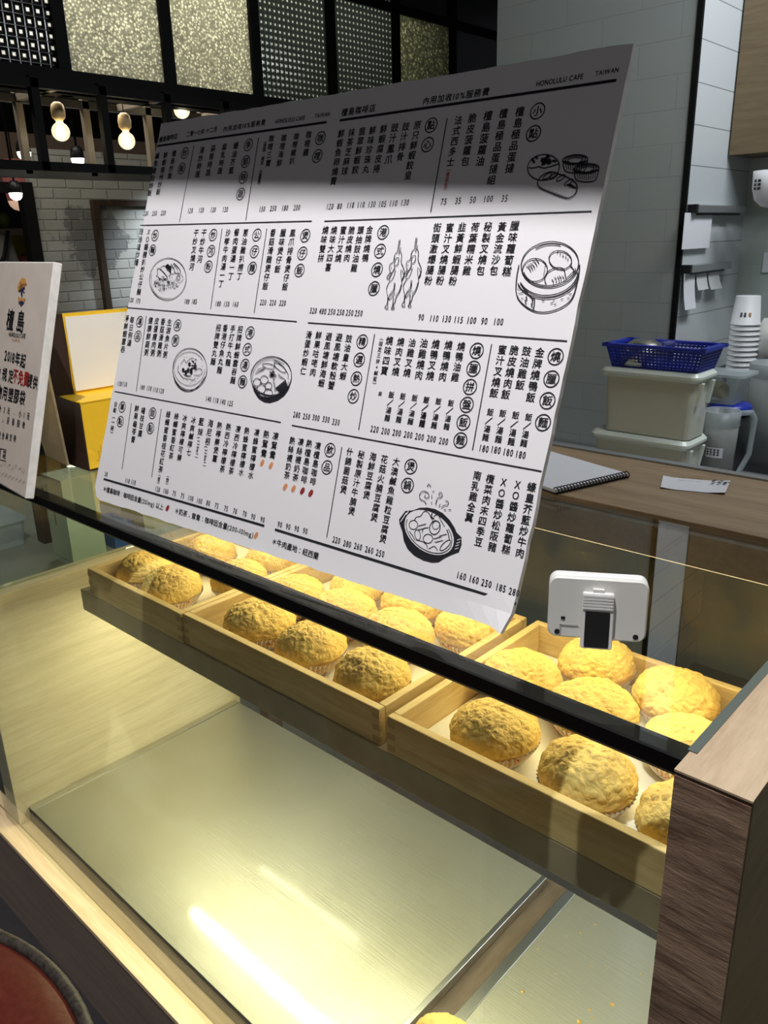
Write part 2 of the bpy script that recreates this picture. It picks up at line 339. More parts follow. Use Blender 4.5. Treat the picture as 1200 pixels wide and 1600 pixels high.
def pattern_glass(name, kind, lo, hi, scale):
    """patterned window glass: passes light through, with the bright sparkle of its relief painted into the colour"""
    m = bpy.data.materials.new(name); m.use_nodes = True; MAT[name] = m
    nt = m.node_tree; nt.nodes.remove(bsdf(m)); out = nt.nodes['Material Output']
    v = coords(m)
    if kind == 'hammer':
        vo = nd(m, 'ShaderNodeTexVoronoi', Scale=scale); ln(m, v, vo.inputs['Vector'])
        ns = nd(m, 'ShaderNodeTexNoise', Scale=scale*.8, Detail=3); ln(m, v, ns.inputs['Vector'])
        ad = nd(m, 'ShaderNodeMath', operation='MULTIPLY_ADD'); ad.inputs[1].default_value = .9; ln(m, ns.outputs[0], ad.inputs[0]); ln(m, vo.outputs['Distance'], ad.inputs[2])
        h = ad.outputs[0]; col = ramp(m, h, [(.50, hi), (.66, (lo[0]*1.5, lo[1]*1.5, lo[2]*1.5)), (.80, lo), (1.15, tuple(x*.5 for x in lo))])  # pale stops paint the glints of the backlit relief
    else:
        sx = nd(m, 'ShaderNodeSeparateXYZ'); ln(m, v, sx.inputs[0]); hs = []
        for ax, k in ((1, 1.0), (2, 1.0)):
            mu = nd(m, 'ShaderNodeMath', operation='MULTIPLY'); mu.inputs[1].default_value = scale*k*2*math.pi; ln(m, sx.outputs[ax], mu.inputs[0])
            sn = nd(m, 'ShaderNodeMath', operation='SINE'); ln(m, mu.outputs[0], sn.inputs[0]); hs.append(sn.outputs[0])
        mn = nd(m, 'ShaderNodeMath', operation='MINIMUM'); ln(m, hs[0], mn.inputs[0]); ln(m, hs[1], mn.inputs[1])
        h = mn.outputs[0]; col = ramp(m, h, [(.0, lo), (.35, lo), (.75, hi)])
    tl = nd(m, 'ShaderNodeBsdfTranslucent'); gl = nd(m, 'ShaderNodeBsdfGlossy'); gl.inputs['Roughness'].default_value = .15
    bp = nd(m, 'ShaderNodeBump'); bp.inputs['Strength'].default_value = .6; bp.inputs['Distance'].default_value = .004; ln(m, h, bp.inputs['Height'])
    ln(m, col, tl.inputs[0]); ln(m, bp.outputs[0], gl.inputs['Normal']); gl.inputs[0].default_value = (.8, .8, .8, 1)
    mx = nd(m, 'ShaderNodeMixShader'); mx.inputs[0].default_value = .06; ln(m, tl.outputs[0], mx.inputs[1]); ln(m, gl.outputs[0], mx.inputs[2]); ln(m, mx.outputs[0], out.inputs[0])
pattern_glass('hammered_glass', 'hammer', (.42, .42, .36), (.95, .93, .83), 100)
pattern_glass('hammered_dim', 'hammer', (.24, .25, .19), (.9, .86, .66), 70)
pattern_glass('cross_reeded_glass', 'grid', (.05, .056, .052), (.6, .64, .62), 42)
pattern_glass('square_reeded_glass', 'grid', (.008, .009, .009), (1, 1, 1), 30)
mat('plain_dim_glass', (.045, .052, .055), .2)

# ================================================================== the setting
struct(MB().box((-9, -3, -.05), (3, 6, 0)), 'floor', 'floor_tile')
struct(MB().box((-9, -3, 3.2), (3, 6, 3.25)), 'ceiling', 'ceiling_black')
# overhead beam of the stall: it shades the top of the menu board
struct(MB().box((-1.5, .345, 2.20), (.6, .95, 3.2)), 'trim_1', 'ceiling_black')
CORX = -.988; CORY = 2.30
struct(MB().box((-1.62, CORY, 0), (CORX, 2.76, 3.2)), 'wall_column', 'tile_front')
struct(MB().box((CORX, CORY+.004, 0), (CORX+.006, 2.75, 3.2)), 'wall_column_side', 'tile_side')
struct(MB().box((CORX-.007, CORY-.004, 0), (CORX+.008, CORY+.006, 3.2)), 'trim_2', 'black_steel')
struct(MB().box((CORX, 2.75, 0), (1.6, 2.85, 3.2)), 'wall_kitchen', 'tile_back')
# painted brick wall seen past the end of the case
bw = struct(MB().box((-4.25, 1.985, 0), (-4.2, 4.6, 2.02)), 'wall_brick', 'painted_brick')
struct(MB().box((-4.235, 1.925, 0), (-4.175, 1.984, 1.86)), 'trim_3', 'black_steel')
struct(MB().box((-4.235, 1.0, 1.81), (-4.195, 1.924, 1.86)), 'trim_4', 'black_steel')
struct(MB().box((-5.6, .6, 1.93), (-5.5, 5.5, 2.25)), 'trim_5', 'soffit_beige')
struct(MB().box((-8.2, -1, 0), (-8.1, 6, 3.2)), 'wall_far', 'mall_dark')
struct(MB().box((-8.2, 5.9, 0), (-1.7, 6, 3.2)), 'wall_back', 'mall_dark')

# lattice window with patterned glass panes
wn = bpy.data.objects.new('window_1', None); C.objects.link(wn); wn.location = (-2.8, 2.76, 2.06); wn['kind'] = 'structure'
XL = -2.8; ys = [.25, .665, 1.08, 1.495, 1.905, 2.315, 2.735, 3.155, 3.58, 4.04]; zs = [2.075, 2.545, 3.02]
for y in ys: MB().box((XL-.02, y-.022, 2.03), (XL+.02, y+.022, 3.2)).build('mullion', 'black_steel', wn)
MB().box((XL-.03, .2, 2.03), (XL+.03, 4.06, 2.105)).build('bottom_rail', 'black_steel', wn)
for z in zs[1:]: MB().box((XL-.018, .2, z-.018), (XL+.018, 4.06, z+.018)).build('transom', 'black_steel', wn)
pm = ['plain_dim_glass', 'square_reeded_glass', 'square_reeded_glass', 'hammered_glass', 'hammered_glass', 'cross_reeded_glass', 'cross_reeded_glass', 'hammered_dim', 'plain_dim_glass']
pm2 = ['plain_dim_glass', 'square_reeded_glass', 'square_reeded_glass', 'hammered_glass', 'hammered_glass', 'cross_reeded_glass', 'cross_reeded_glass', 'plain_dim_glass', 'plain_dim_glass']
for j, row in enumerate((pm, pm2)):
    for i, k in enumerate(row):
        MB().box((XL-.004, ys[i]+.02, zs[j]), (XL+.004, ys[i+1]-.02, zs[j+1])).build('pane', k, wn)

# ================================================================== display case
GT = 1.25; GF = .428                                  # glass top height, front face
case = thing('display_case', (-.73, .62, 0), 'glass-topped bakery display case with walnut end post and lit pale interior', 'display case')
XR0, XR1, XLW = -.149, -.104, -1.375
MB().box((-1.42, GF, GT-.008), (XR0+.004, .81, GT)).build('top_glass', 'case_glass', case)
MB().box((XR0-.0015, GF-.002, GT-.009), (XR0+.0045, .81, GT+.0008)).build('glass_edge_strip', 'glass_edge', case)
MB().box((-1.42, GF, .5121), (XR0, GF+.006, GT-.022)).build('front_glass', 'case_glass', case)
MB().box((-1.42, GF-.002, GT-.0195), (XR0, GF+.016, GT-.0085)).build('light_bar', 'black_bar', case)
MB().box((-1.42, GF+.001, GT-.0235), (XR0, GF+.005, GT-.0195)).build('front_seal', 'seal_led_line', case)  # coloured as the thin reflected LED line under the bar
MB().box((XR0, .405, 0), (XR1, .85, GT-.0015)).build('end_post', 'walnut_side', case, bevel=.0012)
MB().box((XR0+.0005, .4035, 0), (XR1-.0005, .4052, GT-.004)).build('post_face', 'walnut', case)
MB().box((XR0, .4036, GT-.0014), (XR1, .85, GT)).build('post_top', 'oak_top', case)
MB().box((XLW-.045, GF+.007, .512), (XLW, .96, .976)).build('end_panel', 'pale_laminate', case, bevel=.001)
MB().box((XLW-.030, GF+.007, .978), (XLW-.022, .806, GT-.009)).build('end_glass', 'case_glass', case)
MB().box((-1.285, .583, .938), (XR0-.001, .93, .978)).build('shelf', 'shelf_board', case, bevel=.001)
MB().box((-1.27, .700, .932), (XR0-.01, .712, .938)).build('shelf_led_channel', 'grey_metal', case)
for (yy, zz, nm) in ((.706, .9305, 'shelf_led'), (.90, .9305, 'shelf_led')):
    m = MB()
    for k in range(58 if yy < .8 else 17):
        x = -1.265+k*.0190
        m.box((x, yy-.003, zz), (x+.007, yy+.003, zz+.0015))
    m.build(nm, 'led', case)
MB().box((-1.27, .896, .932), (XR0-.01, .904, .938)).build('shelf_led_channel', 'grey_metal', case)
MB().box((-2.1, .402, .503), (XR0, GF+.0065, .512)).build('front_rail', 'rail_wood', case, bevel=.0006)
MB().box((-2.1, .4035, .30), (XR0, .436, .5028)).build('front_board', 'front_panel', case)
MB().box((-2.1, .425, 0), (XR0, .80, .2995)).build('plinth', 'grey_laminate', case)
MB().box((XLW, .4555, .440), (XR0, .96, .5265)).build('case_floor', 'walnut_side', case)  # dark wood puts the shade of the gap between the pans into the colour
MB().box((-2.1, GF+.0085, .440), (XR0, .4550, .512)).build('inner_ledge', 'rail_wood', case)
MB().box((-1.36, .811, 1.2055), (XR0, .825, GT-.009)).build('rear_fascia', 'walnut_side', case)
MB().box((-1.33, .8115, 1.2045), (XR0-.002, .8245, 1.2054)).build('rear_led_strip', 'led_rear', case)
for (x0, x1) in ((XLW+.03, -.752), (-.75, XR0-.004)):
    d = MB().box((x0, .925, .985), (x1, .931, 1.205)).build('rear_door_glass', 'clear_glass', case)
    for xs in (x0, x1-.012): MB().box((xs, .922, .985), (xs+.012, .934, 1.204)).build('door_stile', 'counter_wood', d)

# steel pans on the case floor
def pan(x0, x1, label):
    t = thing('steel_pan', ((x0+x1)/2, .69, .527), label, 'pan', 'steel pans lining the display case')
    y0, y1 = .4556, .945
    MB().box((x0+.001, y0+.0012, .527), (x1-.001, y1, .5420)).build('tray_plate', 'pan_steel', t)
    MB().box((x0+.001, y0, .527), (x1-.001, y0+.001, .5425)).build('front_lip', 'black_bar', t)
    for (a_, b_) in ((x0, x0+.016), (x1-.009, x1)): MB().box((a_, y0, .527), (b_, y1, .5438)).build('folded_rim', 'grey_rim', t, bevel=.001)
mat('grey_rim', (.62, .62, .56), .3, 1)
pan(-1.3735, -.537, 'wide empty brushed steel pan filling the lower left of the case')
pan(-.500, -.156, 'narrow steel pan with scattered crumbs beside the walnut post')

# wooden trays
def tray(x0, x1, y0, y1, label):
    z0 = .9785; t = thing('wooden_tray', ((x0+x1)/2, (y0+y1)/2, z0), label, 'tray', 'pine bun trays on the case shelf')
    w = .011; h = .0495
    MB().box((x0, y0, z0), (x1, y0+w, z0+h)).build('front_side', 'pine', t, bevel=.0012)
    MB().box((x0, y1-w, z0), (x1, y1, z0+h)).build('rear_side', 'pine', t, bevel=.0012)
    MB().box((x0, y0+w, z0), (x0+w, y1-w, z0+h)).build('end_side', 'pine_across', t, bevel=.0012)
    MB().box((x1-w, y0+w, z0), (x1, y1-w, z0+h)).build('end_side', 'pine_across', t, bevel=.0012)
    MB().box((x0+w, y0+w, z0), (x1-w, y1-w, z0+.006)).build('tray_base', 'pine', t)
    MB().box((x0+w+.002, y0+w+.002, z0+.0061), (x1-w-.002, y1-w-.002, z0+.0072)).build('paper_sheet', 'box_white', t)
    for xx in (x0, x1-w):
        for k in range(3): MB().box((xx-.0003, y0-.0004, z0+.004+k*.016), (xx+w+.0003, y0+.004, z0+.0115+k*.016)).build('finger_joint', 'joint_end_grain', t)
wood('joint_end_grain', (.40, .27, .11), (.50, .35, .16), (6, 6, 6), .6, .1)
tray(-1.246, -.9675, .583, .895, 'short pine tray of pineapple buns at the left end of the shelf')
tray(-.9655, -.5645, .586, .900, 'middle pine tray of pineapple buns under the menu board')
tray(-.549, -.1515, .583, .903, 'pine tray of pineapple buns next to the walnut end post')

# ------------------------------------------------------------------ pineapple buns
def bun_proto(seed):
    rnd = random.Random(seed); off = Vector((rnd.uniform(0, 90), rnd.uniform(0, 90), rnd.uniform(0, 90)))
    R = .0515; Hc = .036; zb = .028; NR, NS = 44, 112
    vs_ = []; fs = []
    ex, ey = 1+rnd.uniform(-.04, .04), 1+rnd.uniform(-.04, .04)
    cell = rnd.uniform(95, 125)
    for i in range(NR+1):
        t = i/NR
        for k in range(NS):
            th = 2*math.pi*k/NS
            edge = 1.72 + .10*noise.noise(Vector((math.cos(th)*2.2, math.sin(th)*2.2, 0))+off) + .05*noise.noise(Vector((math.cos(th)*9, math.sin(th)*9, 3))+off)
            ph = t*edge
            n = Vector((math.sin(ph)*math.cos(th), math.sin(ph)*math.sin(th), math.cos(ph)))
            p = Vector((R*ex*n.x, R*ey*n.y, zb+Hc*(math.cos(ph) if ph < 1.57 else math.cos(ph)*.55)))
            dd = noise.voronoi(p*cell+off)[0]; e = min((dd[1]-dd[0])*2.4, 1.0); e = e*e*(3-2*e)
            lump = noise.noise(p*38+off)*.0020 + noise.noise(p*85+off)*.0013
            fall = min(1, (1-t)*9+.15)
            p += n*((e-.6)*.0016*fall + lump*fall)
            if i == 0: p = Vector((0, 0, zb+Hc+noise.noise(off)*.001))
            vs_.append(p)
    for i in range(NR): fs += [(i*NS+k, (i+1)*NS+k, (i+1)*NS+(k+1) % NS, i*NS+(k+1) % NS) for k in range(NS)]
    crust = MB().add(vs_, fs, True)
    bread = MB().lathe([(.030, .003), (.040, .006), (.0455, .014), (.0485, .022), (.0485, .030), (.040, .036)], 40)
    ln_ = []; lf = []; n = 96
    for (r, z, a) in ((.036, .0012, .0006), (.0435, .011, .0010), (.0500, .0235, .0016)):
        for k in range(n):
            rr = r + (a if k % 2 else -a); th = 2*math.pi*k/n
            ln_.append((rr*math.cos(th), rr*math.sin(th), z + (.0012*math.sin(th*5+seed) if z > .02 else 0)))
    for i in range(2): lf += [(i*n+k, i*n+(k+1) % n, (i+1)*n+(k+1) % n, (i+1)*n+k) for k in range(n)]
    lf.append(tuple(range(n-1, -1, -1)))
    return crust, bread, MB().add(ln_, lf, False)
PROTO = []
def bun(k, x, y, z, s, rz, label, group):
    """first use of a kind builds it; later uses copy it and its parts"""
    while len(PROTO) <= k: PROTO.append(None)
    if PROTO[k] is None:
        c, b, l = bun_proto(k*3+1)
        t = thing('pineapple_bun', (0, 0, 0), label, 'bun', group)
        c.build('crust', 'bun_crust', t); b.build('bread', 'bun_bread', t); l.build('baking_cup', 'liner_paper', t)
        PROTO[k] = t
    else:
        t = dup(PROTO[k])
    t.location = (x, y, z); t.rotation_euler = (random.uniform(-.06, .06), random.uniform(-.06, .06), rz); t.scale = (s, s, s*random.uniform(.94, 1.04))
    tag(t, label, 'bun', group); return t
GR, GM, GL = 'pineapple buns in the right tray', 'pineapple buns in the middle tray', 'pineapple buns in the left tray'
ZB = .9865
BUNS = [
 (-.447, .655, 1.02, 'large dull-topped bun in the front left corner of the right tray', GR),
 (-.330, .650, 1.03, 'bun half in shadow, front centre of the right tray', GR),
 (-.222, .655, .98, 'bun partly hidden by the walnut post, front of the right tray', GR),
 (-.492, .772, 1.00, 'bun behind the dark bar against the left side of the right tray', GR),
 (-.384, .762, 1.03, 'bun in the very centre of the right tray, below the white timer', GR),
 (-.272, .763, .99, 'bun under the corner of the glass where it meets the walnut post', GR),
 (-.432, .862, 1.00, 'toasted bun directly under the clip of the white timer', GR),
 (-.322, .852, 1.02, 'brightest yellow bun in the right tray, back row middle', GR),
 (-.214, .848, .99, 'browned bun at the far right, back row against the post', GR),
 (-.872, .655, 1.03, 'front row bun nearest the left side of the middle tray', GM),
 (-.757, .655, 1.00, 'middle bun of the front row in the middle tray', GM),
 (-.637, .650, 1.02, 'dark rough bun in the front right corner of the middle tray', GM),
 (-.905, .757, .98, 'second row bun at the left of the middle tray, crossed by the dark bar', GM),
 (-.800, .757, 1.02, 'second row middle bun of the middle tray, crossed by the dark bar', GM),
 (-.690, .758, 1.03, 'second row right bun of the middle tray, crossed by the dark bar', GM),
 (-.850, .842, .92, 'back row left bun of the middle tray, just below the board edge', GM),
 (-.735, .846, 1.00, 'back row middle bun of the middle tray, just below the board edge', GM),
 (-.625, .838, .98, 'back row right bun of the middle tray showing its paper cup', GM),
 (-1.186, .660, 1.00, 'leftmost bun in the left tray with wide cracks', GL),
 (-1.090, .648, 1.00, 'bun in a printed paper cup at the front of the left tray', GL),
 (-1.022, .738, .97, 'bun in the left tray behind the one with the printed cup', GL),
 (-1.160, .775, .98, 'bun above the dark bar at the back of the left tray', GL),
 (-1.052, .832, .97, 'back bun of the left tray near the tray divider', GL),
]
for i, (x, y, s, lb, g) in enumerate(BUNS): bun(i % 5, x, y, ZB, s*.985, random.uniform(0, 6.28), lb, g)
bq = at_z(690, 1640, .575)
bun(2, bq.x, bq.y, .5445, .95, 1.0, 'single bun lying on the steel pans at the bottom edge', 'buns on the steel pans')

# crumbs on the steel
crp = [(881,1395,2.4),(816,1413,2.6),(845,1429,2),(820,1467,5),(907,1457,3),(930,1444,3),(914,1448,2),(841,1483,3),(780,1508,4),(817,1549,5),(923,1508,2.5),(957,1569,6),(922,1577,4),(905,1596,6),(1003,1521,3),(868,1520,2.5),(948,1509,2),(925,1590,3),(885,1462,2),
       (740,1193,2),(371,1194,2),(371,1277,2.5),(430,1235,1.5),(460,1247,1.5),(477,1278,1.5),(533,1318,2),(540,1411,2),(546,1471,1.8),(552,1532,2.2),(508,1365,1.2)]
cp = None
for (u, v, s) in crp:
    p = at_z(u, v, .543)
    if p.y > .94 or abs(p.x+.5185) < .022 or p.x > -.165: continue
    if cp is None:
        m = MB(); pts = [(.55, 0, .1), (.1, .6, 0), (-.6, .15, .1), (-.2, -.5, 0), (.2, -.2, .5), (-.2, .2, .42)]
        m.add(pts, [(0,1,4),(1,5,4),(1,2,5),(2,3,5),(3,4,5),(3,0,4),(3,2,1,0)]); cp = m.build('crumb', 'crumb'); o = cp
    else:
        o = cp.copy(); C.objects.link(o)
    k = s*.0011; o.location = (p.x, p.y, .5421); o.scale = (k, k, k*.7); o.rotation_euler.z = random.uniform(0, 6)
    tag(o, 'tiny golden pastry crumb on the steel pans', 'crumb', 'crumbs scattered on the steel pans')

# ================================================================== writing
GLY = {}
def load_glyphs(chars):
    todo = [c for c in dict.fromkeys(chars) if c not in GLY and c != ' ']; obs = []
    for c in todo:
        cu = bpy.data.curves.new('glyph', 'FONT'); cu.body = c; cu.size = 1; cu.resolution_u = 2
        o = bpy.data.objects.new('glyph', cu); C.objects.link(o); obs.append((c, o))
    dg = bpy.context.evaluated_depsgraph_get(); dg.update()
    for c, o in obs:
        me = o.evaluated_get(dg).to_mesh()
        vv = [(v.co.x, v.co.y) for v in me.vertices]; ff = [tuple(p.vertices) for p in me.polygons]
        if vv:
            xs = [a for a, b in vv]; y_ = [b for a, b in vv]
            w = max(xs)-min(xs)
            if ord(c) >= 0x2E80: cx, cy = .5*(1.0), .36
            else: cx, cy = (max(xs)+min(xs))/2, .36
            if ord(c) >= 0x2E80 and (min(xs) > cx or max(xs) < cx): cx = (max(xs)+min(xs))/2
            GLY[c] = ([(a-cx, b-cy) for a, b in vv], ff, w)
        else: GLY[c] = ([], [], .3)
        o.to_mesh_clear()
    for c, o in obs:
        cu = o.data; bpy.data.objects.remove(o); bpy.data.curves.remove(cu)

class Print:
    """flat printing on a plane: o + U*u + V*v, V pointing down the sheet, lifted off it along N"""
    def __init__(s, o, U, V, N, lift=.0004): s.o, s.U, s.V, s.N = Vector(o), U, V, N; s.lift = lift; s.m = {}
    def uv(s, px, py): p = at_plane(px, py, s.o, s.N) - s.o; return p.dot(s.U), p.dot(s.V)
    def mb(s, ink): return s.m.setdefault(ink, MB())
    top = 1
    def P(s, u, v, k=None): return s.o + s.U*u + s.V*v + s.N*s.lift*(k or s.top)
    def glyph(s, c, u, v, size, ink='ink', rot=0, sx=1.0):
        if c == ' ' or c not in GLY: return
        vv, ff, w = GLY[c]; ca, sa = math.cos(rot), math.sin(rot)
        for (da, db) in ((-.017, .0), (.017, .006), (.0, -.016)):     # three close strikes make the heavy stroke
            s.mb(ink).add([s.P(u+size*((a*sx+da)*ca+(b+db)*sa), v+size*((a*sx+da)*sa-(b+db)*ca)) for a, b in vv], ff)
    def column(s, txt, a, b, ink='ink', size=None, k=.97):
        (u0, v0), (u1, v1) = s.uv(*a), s.uv(*b); n = len(txt)
        step = math.hypot(u1-u0, v1-v0)/max(n-1, 1); sz = size or min(max(step*.92, .0045), .0092)
        for i, c in enumerate(txt):
            t = i/max(n-1, 1); cc = {'(': '\uFE35', ')': '\uFE36', '‧': '‧'}.get(c, c)
            if c == '／': s.seg([(u0+(u1-u0)*t-.003, v0+(v1-v0)*t+.003), (u0+(u1-u0)*t+.003, v0+(v1-v0)*t-.003)], .0007, ink); continue
            s.glyph(cc, u0+(u1-u0)*t, v0+(v1-v0)*t, sz, ink)
    def side(s, txt, a, b, ink='ink', size=.0058):           # a column of text lying on its side
        (u0, v0), (u1, v1) = s.uv(*a), s.uv(*b)
        for i, c in enumerate(txt):
            t = i/(len(txt)-1); s.glyph(c, u0+(u1-u0)*t, v0+(v1-v0)*t, size, ink, rot=math.pi/2, sx=.8)
    def row(s, txt, a, b, ink='ink', size=.010, sx=1.0):
        (u0, v0), (u1, v1) = s.uv(*a), s.uv(*b)
        adv = [1.0 if ord(c) >= 0x2E80 else (.35 if c == ' ' else max(GLY[c][2], .2)+.13) for c in txt]
        tot = sum(adv)-adv[0]/2-adv[-1]/2; acc = 0; fit = math.hypot(u1-u0, v1-v0)/tot; size = min(size, fit*1.25); sx = min(sx, fit/size)
        for i, c in enumerate(txt):
            t = acc/tot if tot else 0; s.glyph(c, u0+(u1-u0)*t, v0+(v1-v0)*t, size, ink, sx=sx)
            if i < len(txt)-1: acc += adv[i]/2+adv[i+1]/2
    def price(s, txt, c, ink='ink', size=.0082):
        u, v = s.uv(*c); n = len(txt)
        for i, ch in enumerate(txt): s.glyph(ch, u+(i-(n-1)/2)*size*.415, v, size, ink, sx=.66)
    def seg(s, uvs, w, ink='ink', closed=False):
        L = len(uvs); vs_ = []; fs = []
        for i, (u, v) in enumerate(uvs):
            a = uvs[(i-1) % L] if (closed or i > 0) else uvs[i]; b = uvs[(i+1) % L] if (closed or i < L-1) else uvs[i]
            dx, dy = b[0]-a[0], b[1]-a[1]; l = math.hypot(dx, dy) or 1; nx, ny = -dy/l*w/2, dx/l*w/2
            vs_ += [s.P(u+nx, v+ny), s.P(u-nx, v-ny)]
        for i in range(L if closed else L-1):
            j = (i+1) % L; fs.append((2*i, 2*i+1, 2*j+1, 2*j))
        s.mb(ink).add(vs_, fs)
    def line(s, a, b, w, ink='ink'): s.seg([s.uv(*a), s.uv(*b)], w, ink)
    def ring(s, c, r, w, ink='ink', n=30):
        u, v = s.uv(*c); s.seg([(u+r*math.cos(2*math.pi*k/n), v+r*math.sin(2*math.pi*k/n)) for k in range(n)], w, ink, True)
    def heads(s, txt, cs, r=.0065, size=.0088):
        for c, p in zip(txt, cs): s.ring(p, r, .0010); s.glyph(c, *s.uv(*p), size)
    def smooth(s, px, w=.0006, ink='ink', closed=False, T=None):
        q = [s.uv(*(T(*p) if T else p)) for p in px]; L = len(q); o = []
        for i in range(L if closed else L-1):
            p0 = q[(i-1) % L] if (closed or i > 0) else q[i]; p1 = q[i]; p2 = q[(i+1) % L]; p3 = q[(i+2) % L] if (closed or i < L-2) else p2
            for k in range(5):
                t = k/5; o.append(tuple(.5*((2*p1[d])+(-p0[d]+p2[d])*t+(2*p0[d]-5*p1[d]+4*p2[d]-p3[d])*t*t+(-p0[d]+3*p1[d]-3*p2[d]+p3[d])*t**3) for d in (0, 1)))
        if not closed: o.append(q[-1])
        s.seg(o, w, ink, closed)
    def fill(s, px, ink='ink', T=None, k=1.0):
        q = [s.uv(*(T(*p) if T else p)) for p in px]; bm = bmesh.new(); vv = [bm.verts.new((a, b, 0)) for a, b in q]
        f = bm.faces.new(vv); bmesh.ops.triangulate(bm, faces=[f]); bm.verts.index_update()
        s.mb(ink).add([s.P(v.co.x, v.co.y, k) for v in bm.verts], [tuple(v.index for v in f.verts) for f in bm.faces]); bm.free()
    def bean(s, c, ink):
        u, v = s.uv(*c); pts = []
        n = 14
        for sgn in (1, -1):
            vs_ = []
            for k in range(n):
                t = math.pi*k/(n-1); x = .0021*math.sin(t)*sgn+.00025*sgn; y = .0040*math.cos(t)
                ca, sa = math.cos(.45), math.sin(.45); vs_.append(s.P(u+x*ca-y*sa, v+x*sa+y*ca))
            s.mb(ink).add(vs_, [tuple(range(n))])
    def build(s, parent, names):
        for ink, m in s.m.items(): m.build(names.get(ink, 'printed_text'), ink, parent)

# ------------------------------------------------------------------ the big menu board
TL = Vector((-.928, .614, .140+EYE)); U = Vector((.998, .057, -.004)).normalized()
V = Vector((.03, -.345, -.938)); V = (V-U*V.dot(U)).normalized(); N = V.cross(U).normalized()
if N.y > 0: N = -N
BW, BH = .600, .4665
board = thing('menu_board', TL+U*BW/2+V*BH, 'large white foam menu board leaning back on the case glass, shaded along its top', 'menu board')
def board_mesh():
    m = MB(); nu, nv = 40, 32; rnd = random.Random(3)
    jt = [rnd.uniform(-.0007, .0007) for _ in range(nu+1)]; jr = [rnd.uniform(-.0006, .0006) for _ in range(nv+1)]
    def pt(i, j, back):
        u, v = BW*i/nu, BH*j/nv
        cut = .006
        if j in (0, nv): v += jt[i]
        if i in (0, nu): u += jr[j]
        if i == 0 and j == nv: u += cut; v -= cut*.5
        if i == nu and j == nv: u -= .004; v += .002
        d = max(0, (u-.53)/.07)*max(0, (v-.435)/.0315)
        return TL+U*u+V*v+N*(.007*d*d-.0055*back)
    vs_ = [pt(i, j, b) for b in (0, 1) for j in range(nv+1) for i in range(nu+1)]; w = nu+1; k = w*(nv+1); fs = []
    for j in range(nv):
        for i in range(nu):
            a = j*w+i; fs += [(a, a+1, a+w+1, a+w), (k+a, k+a+w, k+a+w+1, k+a+1)]
    for i in range(nu): fs += [(i, k+i, k+i+1, i+1), (nv*w+i, nv*w+i+1, k+nv*w+i+1, k+nv*w+i)]
    for j in range(nv): fs += [(j*w, (j+1)*w, k+(j+1)*w, k+j*w), (j*w+nu, k+j*w+nu, k+(j+1)*w+nu, (j+1)*w+nu)]
    return m.add(vs_, fs, False)
board_mesh().build('foam_panel', 'white_board', board)
def foot(u):                                             # easel strut from the panel's back to the glass
    a = TL+U*u+V*.16-N*.007; b = Vector((a.x, a.y+.10, GT+.002)); return a, b
for u in (.18, .42):
    a, b = foot(u); MB().bar(a, b, .05, .004, up=(0, 1, 0)).build('easel_strut', 'white_board', board)

